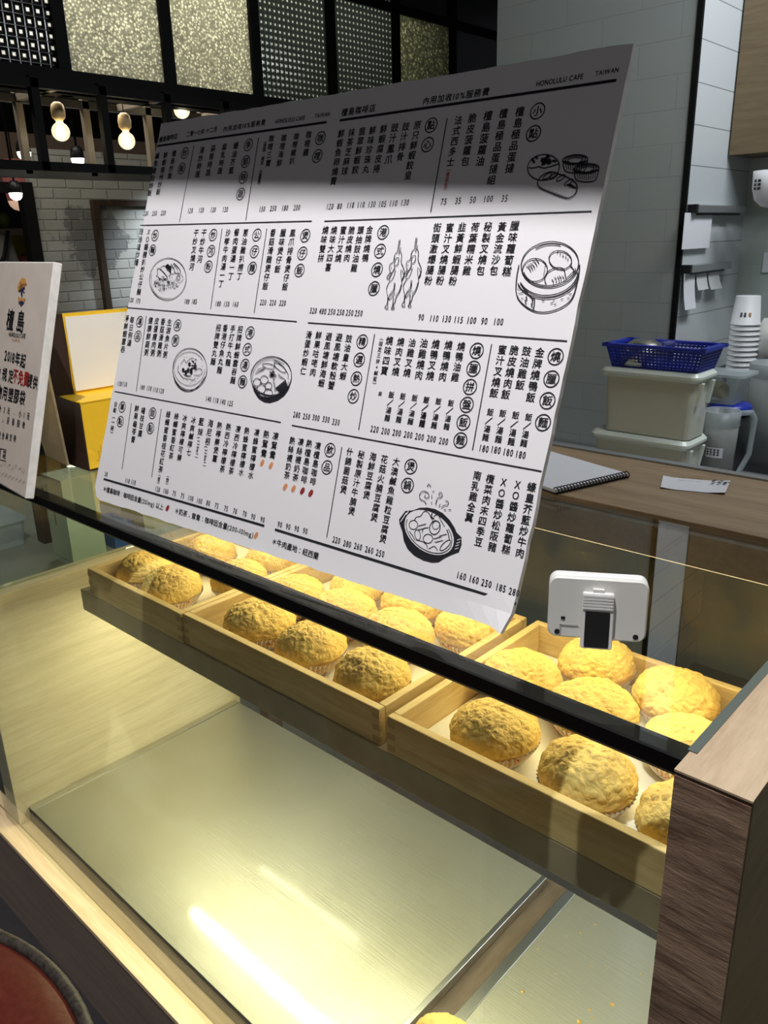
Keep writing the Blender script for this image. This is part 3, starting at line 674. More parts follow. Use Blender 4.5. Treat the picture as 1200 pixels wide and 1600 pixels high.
BD = Print(TL, U, V, N)
def S(ox, oy, k): return lambda x, y: (ox+x/k, oy+y/k)
T1, T2, T3, T4, T5, T6 = S(140,160,3), S(140,460,3), S(440,140,4.446), S(650,60,3.4286), S(440,480,3.808), S(650,480,3.332)
COLS = [
 (T4, '檀島極品蛋撻', 558,393, 503,697), (T4, '檀島極品蛋撻組', 470,403, 405,760), (T4, '檀島菠蘿油', 387,415, 345,660), (T4, '脆皮菠蘿包', 303,428, 265,660), (T4, '法式西多士', 228,440, 186,663),
 (T3, '原只鮮蝦餃皇', 945,248, 880,597), (T3, '豉汁排骨', 865,258, 825,468), (T3, '豉汁鳳爪', 788,265, 745,487), (T3, '鮮蝦腐皮捲', 710,275, 662,550), (T3, '鮮味珍珠丸', 633,285, 587,555), (T3, '翡翠鮮蝦餃', 560,292, 513,558), (T3, '抹茶芝麻球', 488,300, 440,568), (T3, '鮮蝦魚卵燒賣', 415,307, 362,637),
 (T3, '金牌燒鴨', 613,975, 583,1170), (T3, '頭抽豉油雞', 550,978, 505,1240), (T3, '脆皮燒肉', 488,978, 455,1170), (T3, '蜜汁叉燒', 430,978, 395,1172), (T3, '燒味大四喜', 366,978, 325,1235), (T3, '燒味雙拼', 306,978, 275,1172),
 (T4, '臘味蘿蔔糕', 530,1005, 488,1250), (T4, '黃金流沙包', 462,1010, 418,1245), (T4, '秘製叉燒包', 387,1010, 347,1245), (T4, '荷葉糯米雞', 318,1012, 273,1245), (T4, '韭黃鮮蝦腸粉', 248,1012, 198,1300), (T4, '蜜汁叉燒腸粉', 182,1015, 130,1298), (T4, '街頭激爆腸粉', 115,1015, 67,1298),
 (T5, '豉油皇大蝦', 402,188, 366,410), (T5, '避風塘軟殼蟹', 343,180, 297,465), (T5, '避風塘鮮海蝦', 282,175, 238,452), (T5, '鮮果咕咾肉', 221,168, 188,387), (T5, '滑蛋炒蝦仁', 164,165, 130,380),
 (T6, '燒鴨油雞', 236,205, 205,365), (T6, '燒鴨燒肉', 170,198, 140,362), (T6, '燒鴨叉燒', 104,193, 75,357), (T5, '油雞燒肉', 848,215, 818,405), (T5, '油雞叉燒', 778,213, 748,390), (T5, '燒肉叉燒', 710,207, 680,383), (T5, '燒味四寶', 643,200, 613,378),
 (T6, '金牌燒鴨飯', 645,237, 598,470), (T6, '豉油雞飯', 577,230, 543,405), (T6, '脆皮燒肉飯', 512,225, 468,455), (T6, '蜜汁叉燒飯', 450,222, 407,447),
 (T6, '飯／湯麵', 588,573, 562,708), (T6, '飯／湯麵', 520,563, 497,700), (T6, '飯／湯麵', 453,553, 430,688), (T6, '飯／湯麵', 388,547, 363,678),
 (T6, '飯／湯麵', 183,500, 160,622), (T6, '飯／湯麵', 118,491, 95,615), (T6, '飯／湯麵', 55,484, 32,608), (T5, '飯／湯麵', 862,552, 838,690), (T5, '飯／湯麵', 793,541, 768,680), (T5, '飯／湯麵', 723,531, 698,669), (T5, '飯／湯麵', 655,522, 630,660), (T5, '飯', 588,515, 588,515),
 (T5, '凍檀島咖啡', 217,825, 188,1037), (T5, '熱檀島咖啡', 165,812, 135,1025), (T5, '凍絲襪奶茶', 116,803, 84,1013), (T5, '熱絲襪奶茶', 65,795, 33,1000),
 (T5, '大澳鹹魚雞粒豆腐煲', 683,920, 605,1378), (T5, '花菇火腩豆腐煲', 612,905, 553,1250), (T5, '海鮮豆腐煲', 545,890, 507,1118), (T5, '秘製原汁牛腩煲', 475,878, 418,1213), (T5, '什錦菌菇煲', 407,862, 370,1085),
 (T6, '蠔皇芥藍炒牛肉', 603,937, 542,1280), (T6, 'ＸＯ醬炒蘿蔔糕', 530,925, 470,1262), (T6, 'ＸＯ醬炒松阪豬', 457,912, 398,1248), (T6, '欖菜肉末四季豆', 387,895, 327,1222), (T6, '南乳雞全翼', 320,877, 278,1095),
 (T1, '咖哩雞', 1028,152, 1015,235), (T1, '咖哩豬扒', 970,160, 950,275), (T1, '咖哩海鮮', 912,167, 890,285), (T1, '咖哩三寶', 853,170, 838,285),
 (T1, '蠔油芥藍', 687,203, 665,320), (T1, '腐乳時蔬', 633,210, 612,322), (T1, '蒜蓉時蔬', 580,217, 557,330), (T1, '清炒時蔬', 528,225, 507,338),
 (T1, '檀島炒飯', 397,240, 377,345), (T1, '鮮蝦揚州炒飯', 357,248, 323,420), (T1, '鹹魚雞粒炒飯', 318,252, 283,425),
 (T1, '鳳爪排骨煲仔飯', 953,613, 917,865), (T1, '臘味煲仔飯', 908,612, 882,782), (T1, '香菇滑雞煲仔飯', 860,612, 825,862),
 (T1, '蔥油雞扒撈丁', 732,612, 703,815), (T1, '餐肉蛋湯一丁', 690,610, 663,815), (T1, '沙嗲牛肉湯一丁', 650,612, 617,850),
 (T1, '干炒牛河', 537,612, 518,735), (T1, '干炒叉燒河', 500,613, 480,770), (T1, 'ＸＯ醬豬扒炒公仔麵', 278,608, 232,888), (T1, '豉油皇炒麵', 243,607, 220,750),
 (T2, '招牌鮮蝦雲吞麵', 707,165, 673,403), (T2, '手打牛丸麵', 672,162, 650,320), (T2, '香港仔魚丸麵', 637,158, 610,355), (T2, '招牌雙丸麵', 605,157, 580,315),
 (T2, '生滾魚片粥', 376,132, 355,283), (T2, '香菇滑雞粥', 345,128, 327,277), (T2, '皮蛋瘦肉粥', 316,125, 297,274), (T2, '健康鮮蔬粥', 287,123, 267,272),
 (T2, '每日例湯', 200,120, 187,228), (T2, '淨鮮蝦雲吞', 175,113, 157,258),
 (T2, '凍鴛鴦', 873,665, 858,752), (T2, '熱鴛鴦', 829,657, 817,745), (T2, '凍蜂蜜檸檬水', 785,648, 757,848), (T2, '熱蜂蜜檸檬水', 738,640, 712,835), (T2, '凍西冷檸檬茶', 697,632, 665,828), (T2, '熱西冷檸檬茶', 652,622, 623,818), (T2, '熱檸樂煲薑', 610,615, 588,770),
 (T2, '海尼根', 568,605, 555,690), (T2, '藍妹', 525,597, 520,645), (T2, '冰爽鹹檸七', 488,590, 466,740), (T2, '冰爽檸檬可樂', 448,580, 422,765), (T2, '綠蟬蜜香紅茶', 408,572, 383,757), (T2, '綠蟬蜜香桂花紅茶', 370,563, 334,820), (T2, '(壺)', 370,848, 362,895), (T2, '(壺)', 330,843, 321,890),
 (T2, '楊枝甘露', 252,545, 238,652), (T2, '鮮果龜苓膏', 222,535, 205,680), (T2, '白飯(一碗)', 123,515, 103,655),
]
HEADS = [
 (T4, '小點', (652,390),(630,510)), (T3, '點心', (1040,248),(1015,383)), (T3, '港式燒臘', (707,992),(685,1122),(664,1252),(643,1382)), (T5, '精選熱炒', (481,205),(463,313),(446,425),(428,530)),
 (T6, '燒臘拼盤飯麵', (317,227),(300,320),(282,415),(265,508),(248,600),(232,693)), (T6, '燒臘飯麵', (728,258),(706,374),(685,487),(662,601)), (T5, '飲品', (289,850),(271,953)), (T5, '煲鍋', (770,948),(750,1060)),
 (T1, '咖哩', (1083,168),(1068,252)), (T1, '季節時蔬', (745,200),(732,278),(721,353),(709,430)), (T1, '炒飯', (447,238),(432,310)), (T1, '煲仔飯', (1012,625),(998,708),(985,788)), (T1, '公仔麵', (785,622),(774,700),(763,777)), (T1, '炒河粉', (580,622),(570,697),(558,770)), (T1, '炒麵', (308,624),(296,693)),
 (T2, '港式湯麵', (753,180),(740,258),(729,332),(718,410)), (T2, '滾粥', (413,145),(403,217)), (T2, '湯品', (236,128),(227,196)), (T2, '甜點', (296,557),(286,628)), (T2, '單點', (154,528),(145,596)),
]
PRICES = [
 (T4, '75',150,875), (T4, '35',227,870), (T4, '50',306,865), (T4, '100',388,860), (T4, '35',476,857),
 (T3, '120',337,812), (T3, '80',405,810), (T3, '110',480,803), (T3, '110',553,800), (T3, '130',628,797), (T3, '105',702,795), (T3, '110',778,790), (T3, '130',858,785),
 (T3, '320',222,1535), (T3, '480',288,1540), (T3, '250',350,1543), (T3, '250',412,1547), (T3, '250',475,1550), (T3, '250',538,1553),
 (T6, '90',28,52), (T6, '110',95,58), (T6, '130',160,60), (T6, '115',222,65), (T6, '100',290,68), (T6, '90',357,72), (T6, '100',430,75),
 (T5, '280',92,640), (T5, '250',150,650), (T5, '300',206,657), (T5, '330',266,667), (T5, '330',325,683),
 (T5, '220',555,725), (T5, '200',620,737), (T5, '200',687,747), (T5, '200',755,758), (T5, '200',822,770), (T5, '200',893,782), (T6, '200',145,697),
 (T6, '180',354,735), (T6, '180',416,742), (T6, '180',480,755), (T6, '180',545,767),
 (T2, '90',893,1078), (T2, '90',932,1088), (T2, '90',972,1098), (T2, '90',1012,1108),
 (T5, '220',328,1385), (T5, '280',392,1407), (T5, '260',457,1423), (T5, '260',523,1443), (T5, '250',588,1463),
 (T6, '160',237,1398), (T6, '160',302,1417), (T6, '250',368,1437), (T6, '185',442,1460), (T6, '280',512,1483),
 (T1, '150',810,500), (T1, '250',862,497), (T1, '180',917,495), (T1, '200',973,493), (T1, '120',473,507), (T1, '120',525,505), (T1, '120',580,503), (T1, '130',637,502), (T1, '220',265,520), (T1, '250',306,520), (T1, '220',347,518),
 (T1, '220',815,937), (T1, '220',860,938), (T1, '220',906,940), (T1, '180',603,943), (T1, '150',643,945), (T1, '160',685,946), (T1, '180',457,933), (T1, '185',492,933), (T1, '120',196,926), (T1, '170',228,930),
 (T2, '140',558,490), (T2, '110',592,496), (T2, '140',625,503), (T2, '125',660,510), (T2, '100',248,435), (T2, '110',280,440), (T2, '110',310,447), (T2, '120',338,452), (T2, '130',142,418), (T2, '110',166,420),
 (T2, '120',320,912), (T2, '100',358,922), (T2, '75',398,933), (T2, '75',437,944), (T2, '100',475,955), (T2, '100',516,968), (T2, '80',557,978), (T2, '75',597,990), (T2, '75',641,1003), (T2, '70',683,1016), (T2, '70',728,1028), (T2, '90',768,1041), (T2, '90',812,1055),
 (T2, '110',178,873), (T2, '110',206,880), (T2, '20',79,842),
]
ROWS = [
 (T3, '檀島咖啡店', 440,158, 632,130, .0082, 1), (T4, '內用加收10%服務費', 55,335, 375,287, .0076, 1), (T4, 'HONOLULU CAFE', 655,243, 890,203, .0080, .9), (T4, 'TAIWAN', 970,188, 1077,168, .0080, .9),
 (T1, '檀島咖啡店', 335,175, 405,160, .0076, 1), (T1, '二零一七年 十二月', 463,150, 590,127, .0070, 1), (T1, '內用加收10%服務費', 637,125, 815,95, .0070, 1), (T1, 'HONOLULU CAFE', 877,90, 1007,72, .0078, .9), (T1, 'TAIWAN', 1062,63, 1122,55, .0078, .9),
 (S(0,800,2), '＊牛肉產地：紐西蘭', 858,93, 988,137, .0074, 1), (T2, '＊檀島咖啡：咖啡因含量(201mg) 以上', 72,912, 338,996, .0074, 1), (T2, '＊奶茶、鴛鴦：咖啡因含量(200-101mg)', 410,1015, 765,1127, .0074, 1),
]
LINES = [
 (T3, 405,215, T4, 1075,225, .0024), (T1, 318,205, T1, 1112,93, .0024), (T3, 298,915, T4, 942,927, .0012), (T1, 238,577, T1, 1043,557, .0012), (T5, 158,93, T6, 788,177, .0012), (T2, 175,62, T2, 972,128, .0012),
 (T5, 63,703, T6, 655,855, .0012), (T2, 118,455, T2, 898,600, .0012), (T2, 870,1102, T6, 522,1545, .0024), (T2, 67,865, T2, 820,1085, .0024),
 (T4, 168,428, T4, 80,932, .0011), (T5, 555,160, T5, 460,730, .0010), (T6, 395,193, T6, 295,745, .0010), (T5, 360,832, T5, 270,1370, .0010), (T1, 793,165, T1, 733,553, .0010), (T1, 490,203, T1, 422,560, .0010),
 (T1, 832,592, T1, 772,988, .0010), (T1, 622,593, T1, 568,970, .0010), (T2, 267,100, T2, 220,455, .0010), (T2, 337,537, T2, 292,857, .0010), (T2, 197,510, T2, 153,820, .0010),
]
SIGN_TXT = '檀島HONOLULU CAFETAIWAN2018年起本店依規定不免費提供購物用塑膠袋費：大2元、小1元請重複使用，妥善回收謝您的配合與支持風店323'
load_glyphs(''.join(c[1] for c in COLS)+''.join(h[1] for h in HEADS)+''.join(r[1] for r in ROWS)+'0123456789()mlg%-．‧+︵︶固定三拼鹹蛋含花生魚豬皮白蘿蔔、麥茶綠單'+SIGN_TXT)
for T, t, a, b, c, d in COLS: BD.column(t, T(a, b), T(c, d))
for h in HEADS: BD.heads(h[1], [h[0](*p) for p in h[2:]])
for T, t, a, b in PRICES: BD.price(t, T(a, b))
for T, t, a, b, c, d, sz, sx in ROWS: BD.row(t, T(a, b), T(c, d), size=sz, sx=sx)
for Ta, a, b, Tb, c, d, w in LINES: BD.line(Ta(a, b), Tb(c, d), w)
BD.column('(含花生)', T4(177, 700), T4(156, 818), 'ink_red', .0046)
BD.column('(固定三拼+鹹蛋)', T5(597, 183), T5(551, 462), size=.0048)
BD.column('(魚蛋‧豬皮‧白蘿蔔)', T1(826, 180), T1(793, 390), size=.0052)
BD.side('(330ml)', T2(548, 715), T2(541, 803)); BD.side('(330ml)', T2(514, 672), T2(504, 763))
for (T, x, y, i) in ((T5,22,1070,'ink_orange'),(T5,72,1080,'ink_orange'),(T5,125,1093,'ink_dark_red'),(T5,175,1107,'ink_dark_red'),(T2,851,802,'ink_orange'),(T2,810,790,'ink_orange'),(T2,366,1002,'ink_dark_red'),(T2,781,1130,'ink_orange')): BD.bean(T(x, y), i)
BD.build(board, {'ink': 'printed_text', 'ink_red': 'red_note', 'ink_orange': 'orange_bean_marks', 'ink_dark_red': 'red_bean_marks'})

# the line drawings printed on the board, one mesh each
def draw(name, T, strokes, fills=(), white=()):
    D = Print(TL, U, V, N, .0005)
    for f in fills: D.fill(f, 'ink', T)
    for f in white: D.fill(f, 'white_board', T, 1.25)
    D.top = 1.8
    for st in strokes:
        D.smooth(st[0], st[1] if len(st) > 1 else .0006, 'ink', len(st) > 2 and st[2], T)
    if 'white_board' in D.m:                                # paper showing inside a black shape
        w = D.m.pop('white_board'); o = D.m['ink'].build(name, 'ink', board); w.build('paper_area', 'white_board', o)
    else: D.m['ink'].build(name, 'ink', board)
def ell(cx, cy, rx, ry, rot=0, a0=0, a1=360, n=22):
    o = []; c, s = math.cos(math.radians(rot)), math.sin(math.radians(rot)); full = a1-a0 >= 360
    for k in range(n):
        t = math.radians(a0+(a1-a0)*k/(n if full else n-1)); x, y = rx*math.cos(t), ry*math.sin(t); o.append((cx+x*c-y*s, cy+x*s+y*c))
    return o
# steamer of buns
st = [(ell(645,495,415,325,-8), .0009, True), (ell(640,500,390,300,-8,20,170), .0008), (ell(620,610,430,330,-8,10,165), .0009), (ell(615,650,450,330,-8,5,170), .0009),
      ([(200,500),(165,700),(160,900),(220,1030),(380,1150),(560,1185),(760,1140),(920,1040),(1000,900),(1060,640),(1075,500)], .0010),
      (ell(430,575,180,165,-10), .0008, True), (ell(795,430,165,130,15), .0008, True), ([(590,780),(570,690),(620,600),(740,540),(840,560),(865,640),(880,720)], .0008),
      ([(930,500),(990,580),(940,640),(880,700)], .0007), ([(220,760),(300,880),(390,980),(425,1010),(405,1150)], .0009), ([(440,270),(560,215),(690,200),(800,215)], .0009)]
for (x, y) in ((340,560),(370,540),(400,520),(430,480),(460,450)): st.append(([(x-40,y-40),(x,y-20),(x+30,y+35)], .0006))
for (x, y) in ((690,740),(730,710),(770,700),(800,690),(840,690)): st.append(([(x-20,y-30),(x+5,y),(x+5,y+55)], .0006))
for (x, y) in ((760,320),(800,340),(840,370),(880,390),(910,420)): st.append(([(x,y-20),(x-10,y+20)], .0006))
for (x, y) in ((200,800),(195,850),(210,910),(240,905),(245,980),(550,1015),(700,1015),(670,1050),(720,1070),(820,995),(920,900),(940,920),(910,980)): st.append(([(x-18,y+4),(x+18,y-4)], .0006))
for (x, y) in ((305,980),(290,1030),(390,1020),(380,1080)): st.append(([(x,y-25),(x+8,y+25)], .0012))
for k in range(14): st.append(([(590-2*k, 470+14*k),(575-2*k, 474+14*k)], .0004))
draw('steamer_drawing', S(790,360,9.2308), st)
# two roast ducks
TD = S(590,360,11.425); st = []
def duck(dx, dy, fl):
    q = lambda L: [(x+dx, y+dy) for x, y in L]
    return [(q([(395,170),(365,370)]),.0006), (q([(415,170),(390,365)]),.0006), (q([(430,310),(405,370),(385,440)]),.0006), (q([(385,370),(320,430),(290,560),(230,610),(220,690),(235,745),(180,830),(185,865),(220,855),(250,790),(300,700),(315,640),(370,610),(385,500),(330,510),(310,600),(305,690)]),.0007),
     (q([(420,380),(440,450),(430,570),(465,660),(490,760),(440,900),(440,960),(400,1100),(340,1200),(320,1280),(290,1340),(305,1400),(255,1400),(275,1350),(285,1270),(290,1180)]),.0008),
     (q([(225,910),(170,1030),(180,1130),(190,1180),(180,1300),(140,1380),(190,1400),(190,1350),(205,1200),(300,1080),(320,930)]),.0007), (q([(330,700),(240,780),(220,870),(240,910),(290,840),(330,720)]),.0006), (q([(430,700),(425,800),(440,890),(480,820),(450,720)]),.0006),
     (q([(300,940),(295,1040),(220,1160)]),.0005), (q([(320,1110),(270,1180),(220,1240),(215,1200)]),.0006), (q([(425,980),(390,1090),(320,1180)]),.0005), (q([(245,665),(256,672)]),.0012)]
st = duck(0, 0, 0)+duck(300, -40, 1)
draw('roast_duck_drawing', TD, st)
# bun, bread roll and egg tarts
TB = S(820,220,10); st = [(ell(300,420,250,200,-8), .0008, True), ([(65,425),(130,430),(180,420),(230,410),(290,430),(340,425),(430,400),(540,365)], .0009),
 ([(250,570),(320,520),(420,490),(560,530),(700,590),(800,660),(825,740),(790,840),(680,900),(560,870),(400,810),(250,740),(205,660),(250,570)], .0009)]
for (x, y) in ((330,560),(430,560),(540,590),(660,660)): st.append((ell(x+30,y-5,78,28,-35), .0007, True))
for k in range(26):
    a = random.uniform(0, 6.28); r = random.uniform(.1, .9); x, y = 310+200*r*math.cos(a), 310+75*r*math.sin(a); st.append((ell(x,y,26,12,random.uniform(-40,40),0,300,7), .0008))
for k in range(12): st.append(([(660+9*k,690+4*k),(720+9*k,680+6*k)], .0007))
for k in range(26): st.append(([(240+17*k,720+6.4*k),(240+17*k,748+6.4*k)], .0004))
for (cx, cy) in ((795,300),(970,440)):
    st += [(ell(cx,cy,195,75,-4), .0009, True), (ell(cx,cy,160,55,-4), .0007, True), (ell(cx,cy+5,120,35,-4,150,420,12), .0006), ([(cx-195,cy+10),(cx-165,cy+165),(cx-60,cy+205),(cx+60,cy+205),(cx+150,cy+165),(cx+195,cy+10)], .0008)]
    for k in range(9): x = cx-150+37*k; st.append(([(x,cy+78-abs(k-4)*5),(x+(cx-x)*.15,cy+190-abs(k-4)*9)], .0005))
    st.append(([(cx-195+390*k/16, cy+60-abs(k-8)*6+(16 if k % 2 else 0)) for k in range(17)], .0008))
draw('pastry_drawing', TB, st)
# clay pot with steam
TP = S(610,740,9.2308)
outer = [(330,530),(430,492),(540,490),(650,512),(760,570),(860,670),(930,780),(960,850),(1030,920),(1030,1020),(990,1130),(870,1175),(780,1220),(700,1275),(600,1280),(480,1250),(350,1180),(250,1080),(195,960),(175,830),(135,720),(130,660),(220,540)]
inner = ell(565,850,400,270,38, n=30)
st = [(ell(565,850,372,245,38,-60,170), .0007), (ell(340,740,62,65), .0007, True), (ell(400,885,40,75,-10), .0007, True), (ell(650,780,75,100,15), .0009, True), (ell(665,745,50,60,20), .0006, True), (ell(550,940,68,65), .0007, True),
 (ell(800,1035,100,38,-45), .0008, True), ([(355,680),(380,630),(440,615),(500,545),(560,570),(620,690)], .0007), ([(630,620),(690,595),(740,680),(790,770)], .0007), ([(470,860),(480,800),(560,780)], .0007), ([(380,960),(470,980),(530,1030),(540,1080)], .0007), ([(560,1090),(640,1050),(690,1110)], .0007), ([(280,830),(330,900),(360,960)], .0007), ([(610,570),(600,620),(640,660)], .0012), ([(820,810),(840,860),(860,960)], .0010),
 ([(525,445),(500,400),(440,370),(430,300),(480,255),(545,275),(565,330),(530,355),(500,330),(515,305)], .0006), ([(600,440),(603,410)], .0006), ([(605,350),(605,305)], .0006), ([(610,265),(640,248)], .0006), ([(540,190),(560,150),(590,190)], .0006), ([(660,450),(685,360),(740,340),(755,295),(725,270),(705,300),(730,310)], .0006), ([(710,475),(728,435)], .0006), ([(740,490),(780,460),(835,450),(840,405),(800,390)], .0006), ([(780,522),(815,515)], .0006), ([(845,525),(880,520)], .0006)]
for (x, y) in ((420,745),(420,800),(640,930),(665,980),(720,890)):
    for k in range(5): st.append((ell(x+k*22,y-k*6,11,16,0,0,180,5), .0006))
for (x, y) in ((165,690),(200,630),(240,580)): pass
draw('clay_pot_drawing', TP, st, [outer], [inner] + [[(x,y),(x+34,y-50),(x+42,y-42),(x+9,y+6)] for (x, y) in ((148,690),(175,650),(200,610),(228,590))] + [[(x,y),(x+55,y-18),(x+58,y-8),(x+4,y+10)] for (x, y) in ((965,955),(955,1000),(940,1040),(930,1085))])
# noodle bowl
TN = S(380,540,13.333); st = [(ell(595,640,425,405,-15), .0010, True), (ell(590,660,385,370,-15,30,330), .0005)]
bl = [(165,640),(175,760),(230,960),(330,1110),(450,1180),(560,1195),(720,1150),(860,1050),(960,900),(1010,740),(960,850),(850,960),(720,1030),(600,1070),(480,1080),(370,1040),(270,940),(200,800)]
for (x, y, r) in ((300,765,75),(450,715,80),(540,840,70),(390,905,85),(535,1000,88)): st.append((ell(x,y,r,r*1.08), .0007, True))
for k in range(8): st.append(([(260+22*k,600-10*k),(330+22*k,470-3*k)], .0005)); st.append(([(690+12*k,900+14*k-8),(900+6*k,720+22*k)], .0011))
st += [(ell(540,430,130,50,12), .0007, True), (ell(780,460,150,55,38), .0007, True), ([(640,340),(700,320),(860,460),(950,610),(940,700)], .0006)]
for k in range(18): a = random.uniform(0, 6.28); r = random.uniform(0, 1); st.append((ell(620+70*r*math.cos(a),620+85*r*math.sin(a),20,16,0,0,300,7), .0007))
for k in range(7): st.append(([(630+6*k,720+40*k),(650+10*k,700+40*k)], .0007)); st.append(([(740+20*k,580+18*k),(760+20*k,680+4*k)], .0005))
draw('noodle_bowl_drawing', TN, st, [bl])
# plate of fried noodles
TQ = S(220,390,13.333); st = [(ell(575,615,380,435,8), .0008, True), (ell(570,625,345,400,8,70,190), .0005), ([(355,400),(370,560),(440,620),(560,610),(540,540),(420,410),(355,400)], .0009), ([(420,390),(480,345),(560,370),(640,480),(590,560)], .0008), ([(640,300),(700,400),(730,490),(830,490),(820,410),(700,280)], .0008), ([(680,300),(760,390),(790,480)], .0006), (ell(660,440,55,75,-25), .0006, True), (ell(800,590,30,40), .0008, True), (ell(820,600,70,85), .0005, True)]
for k in range(9): st.append((ell(580+random.uniform(-50,50),390+random.uniform(-70,70),20,24), .0012, True))
for k in range(70):
    a = random.uniform(0, 6.28); r = math.sqrt(random.uniform(0, 1)); x, y = 540+270*r*math.cos(a), 715+150*r*math.sin(a); st.append((ell(x,y,28,16,random.uniform(0,180),0,200,6), .0004))
for (x, y) in ((580,690),(570,730),(390,640),(330,560),(310,770),(490,810)): st.append(([(x,y),(x+18,y-16)], .0016))
draw('fried_noodle_drawing', TQ, st)
# bowl of congee
TG = S(260,535,16); st = [(ell(600,670,425,520,0), .0008, True), (ell(590,660,385,420,0,0,330), .0005), ([(170,700),(220,950),(340,1130),(500,1215),(680,1190),(850,1060),(980,860)], .0010), ([(320,580),(300,700),(340,770),(430,880),(560,910),(700,940),(740,880)], .0006), ([(370,550),(460,430),(510,510),(600,410),(700,390)], .0006), ([(720,720),(840,650),(910,720),(860,810),(700,820)], .0006), (ell(560,790,70,45), .0005, True), ([(440,790),(520,840),(640,850)], .0006)]
for (x, y) in ((590,550),(435,690),(560,690),(635,690),(500,745),(635,740)): st.append((ell(x,y,17,24), .0024, True))
for k in range(11): st.append(([(640+random.uniform(0,110),420+k*22),(700+random.uniform(-10,100),440+k*22)], .0012))
for (x, y) in ((455,375),(515,370),(430,925),(530,960),(610,1015),(650,985),(730,985),(780,895),(820,855),(900,600),(375,850)): st.append(([(x,y),(x+12,y+4)], .0009))
draw('congee_bowl_drawing', TG, st)

# ------------------------------------------------------------------ small sign at the left end
a_ = math.radians(-5); ln_ = math.radians(16)
SU = Vector((math.cos(a_), math.sin(a_), 0)); SH = Vector((-math.sin(a_), math.cos(a_), 0))
SV = -(Vector((0, 0, math.cos(ln_)))+SH*math.sin(ln_)); SN = SV.cross(SU).normalized(); SN = SN if SN.y < 0 else -SN
SB = Vector((-.993, .399, GT+.0005)); SW, SHT, STH = .210, .295, .011
STL = SB - SV*SHT - SU*SW
sign = thing('notice_sign', SB - SU*SW/2, 'small cream notice on an easel-backed foam board at the left end of the case', 'sign')
c8 = [STL, STL+SU*SW, STL+SU*SW+SV*SHT, STL+SV*SHT]
MB().add([p for p in c8]+[p-SN*STH for p in c8], [(0,1,2,3),(4,7,6,5),(0,4,5,1),(1,5,6,2),(2,6,7,3),(3,7,4,0)]).build('foam_panel', 'foam_edge', sign, bevel=.0012)
fp = [p+SN*.0003 for p in (STL+SU*.002+SV*.002, STL+SU*(SW-.002)+SV*.002, STL+SU*(SW-.002)+SV*(SHT-.002), STL+SU*.002+SV*(SHT-.002))]
MB().add(fp+[p-SN*.0004 for p in fp], [(0,1,2,3),(7,6,5,4)]).build('printed_face', 'sign_paper', sign)
e0 = STL+SU*(SW*.28)+SV*.10-SN*STH; e1 = STL+SU*(SW-.006)+SV*.135-SN*STH
g0 = Vector((e0.x-.01, .515, GT)); g1 = Vector((-1.108, .511, GT))
g1 = Vector((-1.105, .512, GT)); g0 = Vector((-1.19, .520, GT))
MB().add([e0, e1, g1, g0, e0+Vector((0,.003,0)), e1+Vector((0,.003,0)), g1+Vector((0,.003,0)), g0+Vector((0,.003,0))], [(0,1,2,3),(7,6,5,4),(0,4,5,1),(1,5,6,2),(2,6,7,3),(3,7,4,0)]).build('easel_back', 'sign_paper', sign)
SD = Print(STL, SU, SV, SN, .0009)
SD.row('檀島', (17, 500), (33, 503), size=.030, sx=.95); SD.row('HONOLULU CAFE', (16, 522), (40, 525), size=.0085, sx=.8); SD.row('TAIWAN', (20, 531), (31, 532), 'ink_gold', .006, .8)
SD.row('2018年起', (10, 555), (37, 564), size=.019, sx=1)
SD.row('本店依規定', (-20, 577), (18, 588), size=.0190, sx=1); SD.row('不免費', (25, 588), (42, 593), 'ink_red', .021); SD.row('提供', (48, 595), (56, 598), size=.0180, sx=.9)
SD.row('購物用塑膠袋', (-8, 610), (36, 622), size=.0200, sx=1)
SD.row('塑膠袋費：大2元、小1元', (-38, 628), (45, 650), size=.0100, sx=.95); SD.row('請重複使用，妥善回收', (-30, 644), (38, 664), size=.0100, sx=.95); SD.row('謝謝您的配合與支持', (-22, 674), (24, 685), size=.0100, sx=.95)
SD.row('風店', (0, 707), (8, 710), size=.012)
SD.seg([SD.uv(*p) for p in ((-14,697),(11,703),(9,720),(-16,713))], .0009, 'ink', True)
SD.fill([(36,434),(41,436),(43,444),(38,441),(33,447),(29,456),(28,450),(31,440)], 'ink_gold'); SD.fill([(29,463),(34,467),(41,466),(38,474),(34,477),(30,474)], 'ink_amber'); SD.fill([(30,472),(34,478),(39,473),(36,470)], 'ink_navy', None, 1.3)
for q in ([(33,442),(35,447)],[(35,447),(38,444)],[(35,447),(31,450)],[(35,447),(34,462)],[(36,452),(40,450)],[(36,452),(39,458)],[(36,452),(35,466)],[(35,452),(31,456)]): SD.seg([SD.uv(*p) for p in q], .0022, 'ink_navy')
for k in range(9):
    x = -8+k*5.5; SD.seg([SD.uv(x, 724+k*1.2), SD.uv(x+1, 712+k*2+6*(k % 3)), SD.uv(x+3, 716+k*2), SD.uv(x+4.5, 728+k*1.2)], .0012, 'ink_faint')
    SD.seg([SD.uv(x, 738+k*2), SD.uv(x+4, 733+k*2.2), SD.uv(x+5, 742+k*2)], .0010, 'ink_faint')
SD.build(sign, {'ink': 'printed_text', 'ink_gold': 'gold_emblem', 'ink_amber': 'amber_emblem', 'ink_red': 'red_words', 'ink_navy': 'palm_emblem', 'ink_faint': 'skyline_print'})

